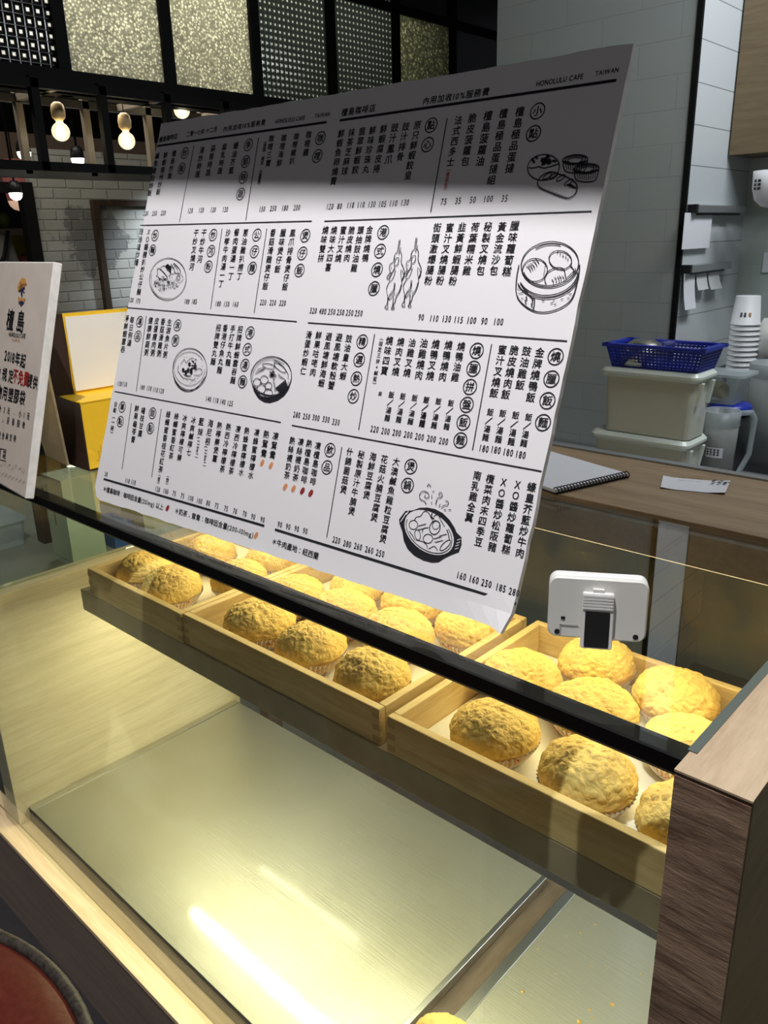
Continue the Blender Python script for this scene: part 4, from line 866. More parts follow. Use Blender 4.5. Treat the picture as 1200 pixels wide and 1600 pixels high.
# ------------------------------------------------------------------ open takeaway box behind the sign
bx = thing('takeaway_box', (-1.085, .60, GT), 'open yellow takeaway box with brown ends standing on the glass behind the notice', 'box')
X0, X1, Y0, Y1, Zb, Zt = -1.125, -1.050, .517, .70, GT+.0003, GT+.096
MB().box((X0, Y0+.001, Zb), (X1, Y1, Zb+.002)).box((X1-.0015, Y0+.001, Zb), (X1, Y1, Zt)).box((X0, Y0+.001, Zb), (X0+.0015, Y1, Zt)).box((X0, Y1-.0015, Zb), (X1, Y1, Zt)).build('carton', 'box_yellow', bx)
MB().add([Vector(p) for p in ((X0-.004,Y0,Zt+.006),(X1,Y0-.0006,Zt-.002),(X1,Y0-.0006,Zb),(X0-.004,Y0,Zb),(X0-.004,Y0+.0015,Zt+.006),(X1,Y0+.0012,Zt-.002),(X1,Y0+.0012,Zb),(X0-.004,Y0+.0015,Zb))], [(0,1,2,3),(7,6,5,4),(0,4,5,1),(1,5,6,2),(2,6,7,3),(3,7,4,0)]).build('end_flap', 'box_brown', bx)
MB().box((X0, Y0+.002, Zt), (X1+.0006, Y1, Zt+.0015)).build('top_flap', 'box_yellow', bx)
hz0 = Zt+.001
lid = MB()
for (n_, y0_, y1_, z0_, z1_, m_, dx) in (('lid_panel', .546, .72, hz0, 1.462, 'box_yellow', 0), ('lid_lining', .5485, .718, hz0+.005, 1.457, 'box_white', .0018)):
    MB().box((-1.1215+dx, y0_, z0_), (-1.1200+dx, y1_, z1_)).build(n_, m_, bx)
MB().add([Vector(p) for p in ((-1.121,.546,1.462),(-1.150,.530,1.459),(-1.135,.520,hz0-.004),(-1.121,.548,hz0),(-1.1195,.5455,1.462),(-1.148,.5285,1.459),(-1.133,.5185,hz0-.004),(-1.1195,.5475,hz0))], [(0,1,2,3),(7,6,5,4),(0,4,5,1),(1,5,6,2),(2,6,7,3),(3,7,4,0)]).build('lid_flap', 'box_brown', bx)
pr = MB()
for k in range(8):
    y = .53+k*.02; h = .012+.008*math.sin(k*2.1)
    pr.box((X1+.0001, y, Zb+.012), (X1+.0005, y+.014, Zb+.014)).box((X1+.0001, y+.004, Zb+.014), (X1+.0005, y+.0065, Zb+.014+h)).box((X1+.0001, y+.008, Zb+.014), (X1+.0005, y+.0095, Zb+.022+h))
pr.build('skyline_print', 'box_print', bx)

# ------------------------------------------------------------------ white timer seen from behind
tb = at_z(930, 1014, GT); th_ = math.radians(30)
tm = thing('digital_timer', tb, 'white digital timer seen from behind, propped on the glass by its clip', 'timer')
TX = Vector((math.cos(th_), math.sin(th_), 0)); TY = Vector((-math.sin(th_), math.cos(th_), 0)); tl = math.radians(-4)
TZ = (Vector((0, 0, math.cos(tl)))-TY*math.sin(tl)); TN_ = TX.cross(TZ)    # toward the customer
TN_ = TN_ if TN_.dot(CZ) < 0 else -TN_
Mt = Matrix((( TX.x, TZ.x, TN_.x, 0), (TX.y, TZ.y, TN_.y, 0), (TX.z, TZ.z, TN_.z, 0), (0, 0, 0, 1)))
Mt.translation = tb + Vector((0, 0, .0015)) + TY*.008
def tbox(a, b, r, name, m, parent=tm, rv=0): return MB().rbox(a, b, r, 5, Mt, 1, rv).build(name, m, parent)
tbox((-.0365, .004, -.012), (.0365, .053, -.002), .007, 'front_shell', 'white_plastic', tm, .0015)
bk = tbox((-.0365, .004, -.0019), (.0365, .053, .004), .007, 'back_shell', 'device_back', tm, .0012)
clip = tbox((-.0115, -.002, .0045), (.0120, .043, .0085), .002, 'clip', 'white_plastic', tm, .0006)
MB().rbox((-.0088, -.0005, .0086), (.0092, .0285, .0092), .001, 3, Mt).build('magnet_pad', 'black_plastic', clip)
rb = MB()
for k in range(5): rb.rbox((-.0105, .0305+k*.0024, .0086), (.0110, .0317+k*.0024, .0093), .0003, 2, Mt)
rb.build('grip_ribs', 'white_plastic', clip)
tbox((-.004, .043, .0041), (.0045, .0455, .0075), .0005, 'hinge', 'white_plastic')
for x in (-.031, .027): MB().rbox((x, .0065, .0041), (x+.004, .0105, .0045), .0018, 4, Mt).build('screw_hole', 'black_plastic', bk)
MB().rbox((-.0265, .019, .0041), (-.0235, .021, .0045), .0004, 2, Mt).build('reset_hole', 'black_plastic', bk)
MB().rbox((-.027, .0055, .0041), (-.0265, .0145, .0044), .0001, 1, Mt).rbox((-.027, .0140, .0041), (-.0135, .0145, .0044), .0001, 1, Mt).build('battery_door_line', 'device_line', bk)

# ================================================================== service counter and what lies on it
ct = thing('service_counter', (-.55, .93, 0), 'brown wooden service counter behind the display case with a grey metal rear edge', 'counter')
MB().box((-1.36, .8265, 1.205), (.9, 1.030, 1.2492)).build('worktop', 'counter_wood', ct, bevel=.001)
MB().box((-1.36, 1.030, 1.200), (.9, 1.044, 1.2515)).build('rear_edge', 'grey_metal', ct)
MB().box((-1.36, .945, 0), (.9, 1.02, 1.205)).build('base_panel', 'walnut_side', ct) if False else None
for x in (-1.33, -.09, .86): MB().box((x, .98, 0), (x+.03, 1.02, 1.205)).build('leg', 'walnut_side', ct)
nbk = thing('spiral_notebook', (-.52, .90, 1.2497), 'white spiral-bound notebook lying on the wooden counter beside the menu board', 'notebook')
q = [Vector((-.482, .822, 0)), Vector((-.446, .942, 0)), Vector((-.60, .985, 0)), Vector((-.635, .865, 0))]
for (z0, z1, ins, nm, mt_) in ((1.2497, 1.2512, 0, 'back_cover', 'black_plastic'), (1.2513, 1.2550, .002, 'page_block', 'paper')):
    cc = sum(q, Vector())/4; r_ = [p+(cc-p)*ins*6 for p in q]
    MB().add([p+Vector((0,0,z0)) for p in r_]+[p+Vector((0,0,z1)) for p in r_], [(0,3,2,1),(4,5,6,7),(0,1,5,4),(1,2,6,5),(2,3,7,6),(3,0,4,7)]).build(nm, mt_, nbk)
sp = MB(); dirx = (q[1]-q[0]).normalized(); out_ = Vector((dirx.y, -dirx.x, 0))
for k in range(24):
    c = q[0]+(q[1]-q[0])*((k+.5)/24)+Vector((0,0,1.2535))+out_*-.001
    sp.tube([c+out_*.0048*math.cos(t*math.pi/5)+Vector((0,0,.0042*math.sin(t*math.pi/5))) for t in range(10)], .0007, 5, closed=True)
sp.build('spiral_wire', 'black_steel', nbk)
rc = thing('paper_receipt', (-.36, .95, 1.2493), 'curled white receipt lying on the wooden counter', 'receipt')
rp = [at_z(1036, 745, 1.2496), at_z(1141, 754, 1.2496), at_z(1133, 773, 1.2496), at_z(1032, 763, 1.2496)]
m = MB(); vs_ = []
for i in range(13):
    t = i/12; lift = .0018*max(0, abs(t-.45)-.25)**1.2*6
    for (a, b) in ((rp[0], rp[1]), (rp[3], rp[2])): vs_.append(a.lerp(b, t)+Vector((0, 0, lift)))
m.add(vs_+[v+Vector((0,0,.0003)) for v in vs_], [(2*i, 2*i+2, 2*i+3, 2*i+1) for i in range(12)]+[(26+2*i, 26+2*i+1, 26+2*i+3, 26+2*i+2) for i in range(12)])
m.build('receipt_paper', 'paper', rc)
RD = Print(Vector((0, 0, 1.2503)), Vector((-1, 0, 0)), Vector((0, 1, 0)), Vector((0, 0, 1)), .0030)
RD.row('323', (1134, 758), (1116, 755), size=.020)
for k in range(3): RD.seg([RD.uv(1060+k*14, 749+k), RD.uv(1070+k*14, 750+k)], .0012)
RD.build(rc, {'ink': 'printed_number'})

# ================================================================== kitchen behind the counter
kc = thing('kitchen_worktop', (-.2, 1.95, 0), 'steel kitchen worktop behind the counter carrying tubs and jugs', 'worktop')
MB().box((-1.55, 1.70, .86), (1.2, 2.29, .90)).build('steel_top', 'grey_metal', kc)
for x in (-1.5, 1.1): MB().box((x, 1.75, 0), (x+.04, 1.79, .86)).build('leg', 'grey_metal', kc)
MB().box((CORX+.02, 2.29, .86), (1.2, 2.74, .90)).build('rear_shelf', 'black_plastic', kc)

def tub(name, x0, x1, y0, y1, z0, z1, label, lidover=.012):
    t = thing(name, ((x0+x1)/2, (y0+y1)/2, z0), label, 'tub', 'stacked storage tubs')
    b = MB().rbox((x0, y0, z0), (x1, y1, z1-.018), .018, 6, None, .95, .004).build('tub_body', 'tub_plastic', t)
    MB().rbox((x0-lidover, y0-lidover, z1-.024), (x1+lidover, y1+lidover, z1), .026, 7, None, 1, .009).build('lid', 'tub_lid', t)
    for (u0, u1) in ((x1-.012, x1+.010),):
        for yy in (y0+.015, y1-.028): MB().add([Vector(p) for p in ((x1-.004,yy,z1-.025),(x1+.014,yy,z1-.025),(x1+.004,yy,z1-.085),(x1-.008,yy,z1-.085),(x1-.004,yy+.012,z1-.025),(x1+.014,yy+.012,z1-.025),(x1+.004,yy+.012,z1-.085),(x1-.008,yy+.012,z1-.085))], [(0,1,2,3),(7,6,5,4),(0,4,5,1),(1,5,6,2),(2,6,7,3),(3,7,4,0)]).build('handle_clip', 'tub_lid', t, bevel=.002)
    return t
a0 = at_y(945, 575, 1.95); a1 = at_y(1088, 590, 1.95)
ztop = at_y(1015, 578, 1.95).z; zmid = at_y(1010, 682, 1.95).z
TX0, TX1 = a0.x, a1.x
tub('storage_tub', TX0-.02, TX1-.012, 1.95, 2.07, .9003, zmid, 'cream lidded tub at the bottom of the kitchen stack')
up = tub('storage_tub', TX0, TX1, 1.95, 2.06, zmid+.0005, ztop, 'cream lidded tub under the blue basket with a paper tag')
tg = at_y(1094, 640, 2.0); MB().add([tg+Vector(p) for p in ((-.012,0,.018),(.010,.004,.014),(.012,.004,-.012),(-.008,0,-.022),(-.012,.001,.018),(.010,.005,.014),(.012,.005,-.012),(-.008,.001,-.022))], [(0,1,2,3),(7,6,5,4),(0,4,5,1),(1,5,6,2),(2,6,7,3),(3,7,4,0)]).build('paper_tag', 'paper', up)
def basket():
    t = thing('plastic_basket', ((TX0+TX1)/2, 2.0, ztop), 'blue perforated plastic basket on top of the cream tubs', 'basket')
    z0 = ztop+.0005; z1 = at_y(1000, 541, 1.95).z; x0, x1, y0, y1 = TX0+.004, TX1+.012, 1.945, 2.075; m = MB(); fl = .014
    def wall(p0, p1, q0, q1, n, r):           # bottom edge p, top edge q: a lattice of bars
        for k in range(n+1):
            a = p0.lerp(p1, k/n); b = q0.lerp(q1, k/n); m.bar(a, b, .0035, .003, up=(0, 1, .01))
        for k in range(r+1):
            a = p0.lerp(q0, k/r); b = p1.lerp(q1, k/r); m.bar(a, b, .003, .0042)
    V3 = Vector
    B = [V3((x0+fl,y0+fl,z0)), V3((x1-fl,y0+fl,z0)), V3((x1-fl,y1-fl,z0)), V3((x0+fl,y1-fl,z0))]; Tp = [V3((x0,y0,z1)), V3((x1,y0,z1)), V3((x1,y1,z1)), V3((x0,y1,z1))]
    for i, (n, r) in enumerate(((24, 7), (13, 7), (24, 7), (13, 7))): j = (i+1) % 4; wall(B[i], B[j], Tp[i], Tp[j], n, r)
    m.build('mesh_sides', 'blue_plastic', t)
    MB().box((x0+fl, y0+fl, z0), (x1-fl, y1-fl, z0+.004)).build('base', 'blue_plastic', t)
    m = MB()
    for i in range(4): m.bar(Tp[i]+(Tp[i]-Tp[(i+1) % 4]).normalized()*.009, Tp[(i+1) % 4]+(Tp[(i+1) % 4]-Tp[i]).normalized()*.009, .016, .008)
    m.build('rim', 'blue_plastic', t)
    l = thing('metal_lid', (TX0+.075, 2.01, z0+.004), 'shiny metal bowl upturned inside the blue basket', 'bowl')
    MB().lathe([(.060, z0+.0045), (.056, z1-.018), (.044, z1-.002), (.026, z1+.010), (.010, z1+.013), (0, z1+.013)], 32, (TX0+.075, 2.01, 0)).build('bowl_shell', 'foil', l)
basket()

def jug(u, v0, v1, y, w, label, liq, mark=True):
    b = at_y(u, v1, y); t_ = at_y(u, v0, y); z0 = .9003; z1 = t_.z
    t = thing('measuring_jug', (b.x, y, z0), label, 'jug', 'translucent handled jugs')
    r = w/2
    MB().lathe([(r*.86, z0), (r, z1), (r*.95, z1), (r*.80, z0+.006), (0, z0+.006)], 28, (b.x, y, 0)).build('jug_body', 'jug_plastic', t)
    MB().lathe([(r*.79, z0+.007), (r*.86, z0+(z1-z0)*.62), (0, z0+(z1-z0)*.62)], 28, (b.x, y, 0)).build('liquid', liq, t)
    MB().lathe([(r*1.01, z1-.035), (r*1.03, z1+.002), (r*.98, z1+.004), (r*.97, z1-.035)], 28, (b.x, y, 0)).build('collar', 'milky_plastic', t)
    dx = Vector((.8, .6, 0)); c = Vector((b.x, y, 0)); Z = lambda f: Vector((0, 0, z0+(z1-z0)*f))
    MB().tube([c+dx*r*.95+Z(.97), c+dx*(r+.030)+Z(.98), c+dx*(r+.038)+Z(.90), c+dx*(r+.034)+Z(.40), c+dx*(r+.010)+Z(.10), c+dx*r*.9+Z(.07)], .0075, 8).build('handle', 'milky_plastic', t)
    if not mark: return
    lb = MB()
    for k in range(7):
        aa = math.radians(-110+k*9); p = c+Vector((math.cos(aa), math.sin(aa), 0))*(r*1.005); lb.add([p+Z(.40), p+Z(.54)], [])
    lb.f = [(2*k, 2*k+2, 2*k+3, 2*k+1) for k in range(6)]; lb.sm = [False]*6; lb.build('paper_label', 'paper', t)
    tx = MB()
    for k in range(4):
        aa = math.radians(-104+k*11); p = c+Vector((math.cos(aa), math.sin(aa), 0))*(r*1.012); s_ = Vector((-math.sin(aa), math.cos(aa), 0))*.0032
        for f0 in (.435, .47, .505): tx.add([p-s_+Z(f0), p+s_+Z(f0), p+s_+Z(f0+.012), p-s_+Z(f0+.012)], [(0,1,2,3)])
        tx.add([p-s_*.3+Z(.43), p+s_*.3+Z(.43), p+s_*.3+Z(.52), p-s_*.3+Z(.52)], [(0,1,2,3)])
    tx.build('label_print', 'ink', t)
jug(1116, 641, 760, 2.14, .092, 'grey jug with a paper label standing beside the cream tubs', 'liquid_grey')
jug(1185, 566, 760, 2.42, .125, 'tall milky jug behind the labelled jug, at the right edge', 'milky_plastic', False)
# clear box with lemon pieces, on the blue lid of a dark canister
cn = at_y(1140, 637, 2.24)
can = thing('lidded_canister', (cn.x, 2.24, .9003), 'dark canister with a blue lid behind the labelled jug', 'canister')
MB().lathe([(.050, .9003), (.054, cn.z-.012), (0, cn.z-.012)], 28, (cn.x, 2.24, 0)).build('canister_body', 'black_plastic', can)
MB().lathe([(.058, cn.z-.011), (.058, cn.z+.006), (.050, cn.z+.014), (0, cn.z+.015)], 28, (cn.x, 2.24, 0)).build('blue_lid', 'blue_plastic', can)
fc = thing('food_container', (cn.x-.03, 2.23, cn.z+.016), 'clear plastic container of yellow slices on the blue canister lid', 'container')
cz = cn.z+.016; cx_ = cn.x-.025; ct_ = at_y(1130, 584, 2.23).z
MB().rbox((cx_-.066, 2.18, cz), (cx_+.066, 2.29, ct_), .02, 5, None, .72).build('tub_shell', 'milky_plastic', fc)
MB().rbox((cx_-.076, 2.173, ct_), (cx_+.078, 2.297, ct_+.006), .02, 5).build('rim', 'milky_plastic', fc)
for (ax, ay) in ((-.025, 2.225), (.005, 2.218), (-.008, 2.236)):
    s_ = MB().tube([(cx_+ax-.003, ay+.010, cz+.032), (cx_+ax, ay, cz+.032), (cx_+ax+.003, ay-.002, cz+.032)], .022, 14); s_.build('yellow_slice', 'lemon', fc)
# stack of upturned paper cups on a black rack
yk = 2.52; base = at_y(1156, 578, yk)
rk = thing('black_rack', (base.x, yk, .9003), 'black rack carrying the stack of paper cups', 'rack')
MB().box((base.x-.075, yk-.06, base.z-.012), (base.x+.12, yk+.09, base.z-.0005)).build('rack_top', 'black_plastic', rk)
for (sx, sy) in ((-.07, -.055), (.11, -.055), (-.07, .08), (.11, .08)): MB().box((base.x+sx-.005, yk+sy-.005, .9003), (base.x+sx+.005, yk+sy+.005, base.z-.012)).build('leg', 'black_plastic', rk)
top = at_y(1168, 462, yk); ncup = 10; rr = .043; ch = (top.z-base.z)-(ncup-1)*.0150
cup0 = None
for k in range(ncup):
    z = base.z+k*.0150
    if cup0 is None:
        cup0 = MB().lathe([(rr, 0), (rr+.0015, .002), (rr, .004), (rr*.955, .0045), (rr*.80, ch-.001), (rr*.78, ch), (0, ch)], 32).build('paper_cup', 'cup_paper'); o = cup0
    else: o = cup0.copy(); C.objects.link(o)
    o.location = (base.x, yk, z); o.rotation_euler.z = k
    pos = 'bottom' if k == 0 else 'top' if k == ncup-1 else ('second','third','fourth','fifth','sixth','seventh','eighth','ninth')[k-1]+' from the bottom'
    tag(o, f'upturned white paper cup, {pos} of the stack by the tiled wall' if k < ncup-1 else 'printed white paper cup upturned at the top of the cup stack', 'cup', 'stack of upturned paper cups')
for (dx_, w_, ink) in ((-.013, .006, 'ink_dark'), (-.003, .006, 'ink_dark'), (.010, .007, 'ink_gold')):
    mt_ = 'ink_gold' if ink == 'ink_gold' else 'ink'
    m = MB(); z = ch*.30; dirc = Vector((base.x, yk, 0)).normalized(); sd = Vector((dirc.y, -dirc.x, 0))
    rad = rr*.915
    for k in range(3):
        p = -dirc*math.sqrt(rad*rad-(dx_)**2)*1.012+sd*(dx_)
        m.add([p+sd*-w_/2+Vector((0,0,z+k*.0045)), p+sd*w_/2+Vector((0,0,z+k*.0045)), p+sd*w_/2+Vector((0,0,z+k*.0045+.0033)), p-sd*w_/2+Vector((0,0,z+k*.0045+.0033))], [(0,1,2,3)])
    o2 = m.build('printed_emblem', mt_); o2.parent = o; o2.rotation_euler.z = -o.rotation_euler.z
# plastic bag of cup lids
bgp = at_y(1184, 535, 2.55)
bag = MB(); rnd = random.Random(5); vs_ = []; fs = []; n1, n2 = 14, 20
for i in range(n1+1):
    t = math.pi*i/n1
    for k in range(n2):
        a = 2*math.pi*k/n2; q_ = Vector((math.sin(t)*math.cos(a), math.sin(t)*math.sin(a), math.cos(t)))
        d_ = 1+.16*noise.noise(q_*2.3+Vector((4, 1, 2)))+.10*noise.noise(q_*6)
        vs_.append(Vector((bgp.x+.02+q_.x*.050*d_*(1.15-.35*q_.z), 2.58+q_.y*.045*d_, max(bgp.z+q_.z*.072*d_, base.z))))
for i in range(n1): fs += [(i*n2+k, (i+1)*n2+k, (i+1)*n2+(k+1) % n2, i*n2+(k+1) % n2) for k in range(n2)]
tag(bag.add(vs_, fs, True).build('plastic_bag', 'bag_plastic'), 'crumpled whitish plastic bag beside the stack of paper cups', 'bag')

# ticket rails with order slips on the side of the tiled column
def rail(v, y0, y1, label, tickets):
    z = at_x(1070, v, CORX+.02).z
    t = thing('ticket_rail', (CORX+.01, (y0+y1)/2, z), label, 'ticket rail', 'ticket rails on the tiled column')
    MB().box((CORX+.0065, y0, z-.012), (CORX+.032, y1, z+.008)).build('rail_bar', 'grey_metal', t, bevel=.002)
    MB().box((CORX+.0065, y0-.014, z-.014), (CORX+.034, y0, z+.010)).build('end_cap', 'black_plastic', t, bevel=.002)
    MB().box((CORX+.0065, y0+.02, z-.018), (CORX+.026, y1-.04, z-.0122)).build('roller_slot', 'black_plastic', t)
    return z
z1_ = rail(325, 2.325, 2.70, 'upper grey ticket rail on the side of the tiled column', 1)
z2_ = rail(420, 2.320, 2.62, 'lower grey ticket rail on the side of the tiled column', 3)
mat('tag_red', (.5, .06, .06), .5)
def slip(y0, y1, ztop_, zbot, label, mt_='paper', curl=0.0, x=CORX+.016):
    m = MB(); n = 9; vs_ = []
    for i in range(n):
        t = i/(n-1); z = ztop_+(zbot-ztop_)*t; xx = x+.002+curl*t*t
        vs_ += [Vector((xx, y0, z)), Vector((xx, y1, z))]
    m.add(vs_+[v+Vector((.0005, 0, 0)) for v in vs_], [(2*i, 2*i+1, 2*i+3, 2*i+2) for i in range(n-1)]+[(2*n+2*i, 2*n+2*i+2, 2*n+2*i+3, 2*n+2*i+1) for i in range(n-1)])
    return tag(m.build('order_slip', mt_), label, 'paper slip', 'order slips on the ticket rails')
def yz(u, v, x): p = at_x(u, v, x); return p.y, p.z
s1 = slip(yz(1076, 340, CORX+.03)[0], yz(1119, 340, CORX+.03)[0], z1_-.012, yz(1098, 388, CORX+.03)[1], 'large white slip hanging from the upper ticket rail', 'paper')
slip(yz(1069, 440, CORX+.02)[0], yz(1086, 440, CORX+.02)[0], z2_-.013, yz(1078, 482, CORX+.02)[1], 'long curling slip at the left of the lower ticket rail', 'paper', .012)
slip(yz(1088, 440, CORX+.02)[0], yz(1104, 440, CORX+.02)[0], z2_-.013, yz(1098, 452, CORX+.02)[1], 'short slip in the middle of the lower ticket rail', 'paper_shade', .010)
slip(yz(1106, 440, CORX+.02)[0], yz(1123, 440, CORX+.02)[0], z2_-.013, yz(1115, 451, CORX+.02)[1], 'short slip at the right of the lower ticket rail', 'paper_shade', .014)
# wall cabinet and the white paper lantern-like bowl hanging below it
wc = thing('wall_cabinet', (-.6, 2.66, at_y(1180, 245, 2.55).z), 'plain wooden wall cabinet above the kitchen at the top right', 'cabinet')
zc = at_y(1180, 246, 2.72).z
MB().box((at_y(1170, 246, 2.72).x, 2.56, zc), (.6, 2.748, 3.15)).build('cabinet_body', 'cabinet_wood', wc)
MB().box((-.45, 2.555, zc+.01), (.05, 2.5595, 3.1)).build('door', 'cabinet_wood', wc)
hb = at_y(1197, 288, 2.5)
hg = thing('hanging_bowl', (hb.x+.01, 2.5, hb.z-.05), 'white printed paper bowl hanging beside the ticket rails at the right edge', 'bowl')
MB().lathe([(0, -.062), (.022, -.058), (.042, -.040), (.050, -.010), (.052, .035), (.049, .035), (.047, -.008), (.038, -.036), (0, -.056)], 32, (hb.x+.016, 2.5, hb.z)).build('bowl_shell', 'cup_paper', hg)
MB().tube([(hb.x+.016, 2.5, hb.z+.03), (hb.x+.03, 2.52, hb.z+.11), (hb.x+.05, 2.56, zc-.0005)], .003, 8).build('strap', 'paper_shade', hg)
m = MB()
for k in range(2):
    aa = math.radians(-128+k*17); c = Vector((hb.x+.016, 2.5, hb.z)); p = c+Vector((math.cos(aa), math.sin(aa), 0))*.0512; s_ = Vector((-math.sin(aa), math.cos(aa), 0))*.005
    for j in range(3): m.add([p-s_+Vector((0,0,.012-j*.010)), p+s_+Vector((0,0,.012-j*.010)), p+s_+Vector((0,0,.005-j*.010)), p-s_+Vector((0,0,.005-j*.010))], [(0,1,2,3)])
m.build('printed_mark', 'ink', hg)
wl = at_y(1198, 410, 2.745); tag(MB().box((wl.x-.012, 2.745, wl.z-.03), (wl.x+.05, 2.7495, wl.z+.03)).build('wall_note', 'paper'), 'small pale note stuck on the tiles at the right edge', 'note')
rd = at_y(1199, 535, 2.70); tag(MB().lathe([(0,-.02),(.012,-.016),(.018,0),(.012,.016),(0,.02)], 16, (rd.x+.012, 2.725, rd.z)).build('wall_hook', 'tag_red'), 'small red knob on the tiles at the right edge', 'knob')

# ================================================================== next counter beyond the end glass
lg = thing('side_counter', (-1.85, .95, 0), 'grey side counter beyond the glass end of the case', 'counter')
SZ = .90
MB().box((-2.35, .50, SZ-.035), (-1.43, 1.60, SZ)).build('worktop', 'ledge_grey', lg)
MB().box((-2.3, .56, 0), (-1.45, 1.55, SZ-.035)).build('cabinet_base', 'box_grey', lg)
def carton(x0, x1, y0, y1, vtop, utop, mt_, label):
    zt_ = at_x(utop, vtop, x1).z
    t = thing('carton', ((x0+x1)/2, (y0+y1)/2, SZ+.0005), label, 'box', 'cartons on the side counter')
    MB().box((x0, y0, SZ+.0005), (x1, y1, zt_)).build('carton_body', mt_, t, bevel=.001)
    return t, zt_
c_, zt_ = carton(-1.69, -1.60, .721, .800, 738, 150, 'box_green', 'pale green carton standing on the side counter')
MB().box((-1.655, .7203, zt_-.11), (-1.652, .7209, zt_-.06)).build('slot', 'box_brown', c_)
MB().box((-1.690, .7204, zt_-.004), (-1.6, .7209, zt_-.0005)).build('fold_line', 'box_grey', c_)
carton(-1.70, -1.60, .823, .876, 812, 210, 'box_blue', 'dark blue carton seen behind the left bun tray')
carton(-1.70, -1.60, .900, .990, 790, 265, 'box_green', 'pale green carton half hidden behind the menu board corner')
carton(-1.80, -1.765, .735, .790, 770, 62, 'box_brown', 'thin brown carton at the left of the side counter')
pk = thing('clear_pack', (-1.86, .68, SZ), 'clear plastic pack lying at the near end of the side counter', 'pack')
MB().rbox((-1.93, .63, SZ+.0005), (-1.80, .715, SZ+.06), .012, 4, None, .9).build('pack_shell', 'milky_plastic', pk)
MB().rbox((-1.936, .624, SZ+.0601), (-1.794, .721, SZ+.066), .012, 4).build('pack_lid', 'milky_plastic', pk)

# ================================================================== lamps and frame under the lattice
cg = thing('lamp_frame', (-2.85, 1.6, 1.78), 'black square-tube steel frame carrying bulbs under the lattice window', 'lamp frame')
xf, xb = -2.70, -3.00; zb_, zt2 = 1.80, 2.06
for y in (1.05, 1.333, 1.565, 1.815, 2.07): MB().box((xf-.013, y-.013, zb_-.012), (xf+.013, y+.013, zt2)).build('front_upright', 'black_steel', cg)
for y in (1.19, 1.417, 1.665, 1.925, 2.18): MB().box((xb-.013, y-.012, zb_), (xb+.013, y+.012, zt2)).build('rear_upright', 'brown_steel', cg)
for x, mt_ in ((xf, 'black_steel'), (xb, 'dark_steel')):
    for z in (zb_, zt2-.02): MB().box((x-.013, .9, z-.013), (x+.013, 3.2, z+.013)).build('long_bar', mt_, cg)
for y in (1.05, 1.417, 1.80, 2.18): MB().box((xb, y-.010, zt2-.03), (xf, y+.010, zt2-.008)).build('cross_bar', 'brown_steel', cg)
def pendant(u, v, lab):
    p = at_x(u, v, -2.85); t = thing('pendant_lamp', (p.x, p.y, 2.04), lab, 'pendant lamp', 'bare globe pendant lamps'); c = (p.x, p.y, p.z); r = .030
    MB().lathe([(.010, .026), (.013, .022), (.020, .016)] [:0] + [(r*math.sin(a), -r*math.cos(a)) for a in [math.pi*k/14 for k in range(13)]]+[(.011, .034)], 28, c).build('bulb', 'bulb_glass', t)
    MB().lathe([(.0, -.021), (.012, -.016), (.017, -.004), (.014, .008), (.006, .020), (0, .022)], 16, c).build('filament', 'filament', t)
    MB().lathe([(.011, .032), (.014, .036), (.022, .044), (.0235, .066), (.020, .084), (.010, .092), (0, .093)], 24, c).build('socket', 'socket_wood', t)
    MB().tube([(p.x, p.y, p.z+.092), (p.x, p.y, 2.0335)], .002, 6).build('cord', 'black_steel', t)
pendant(95, 206, 'globe bulb in a wooden holder, leftmost of the pendants under the lattice')
pendant(198, 220, 'globe bulb in a wooden holder, second pendant from the left')
pendant(284, 172, 'glowing globe bulb just above the top left corner of the menu board')
def downspot(u, v, x, lab):
    p = at_x(u, v, x); t = thing('track_spotlight', (p.x, p.y, p.z), lab, 'spotlight', 'small spotlights beyond the lamp frame')
    MB().lathe([(.030, -.004), (.028, .03), (.016, .048), (0, .050)], 20, p).build('housing', 'black_plastic', t)
    MB().lathe([(0, -.036), (.014, -.034), (.025, -.023), (.029, -.0045), (0, -.0044)], 20, p).build('lens', 'spot_glow', t)
    MB().tube([(p.x, p.y, p.z+.05), (p.x, p.y, 3.1995)], .005, 6).build('drop_rod', 'black_steel', t)
downspot(37, 236, -3.7, 'bright spotlight at the lower left corner of the lamp frame')
downspot(121, 246, -3.7, 'bright spotlight below the first two pendant bulbs')
downspot(24, 300, -3.9, 'small spotlight in front of the pink lantern')
# timber frame on the brick wall
pf = thing('timber_frame', (-4.18, 2.7, 1.2), 'dark timber frame fixed on the painted brick wall', 'frame')
p = at_x(148, 312, -4.17); zt3 = p.z
MB().box((-4.1995, p.y-.016, .25), (-4.16, p.y+.016, zt3)).build('left_post', 'frame_wood', pf)
MB().box((-4.1995, p.y+.0165, zt3-.03), (-4.16, 3.6, zt3)).build('head_rail', 'frame_wood', pf)
MB().box((-4.1995, 3.601, .25), (-4.15, 3.65, zt3)).build('right_post', 'frame_wood', pf)
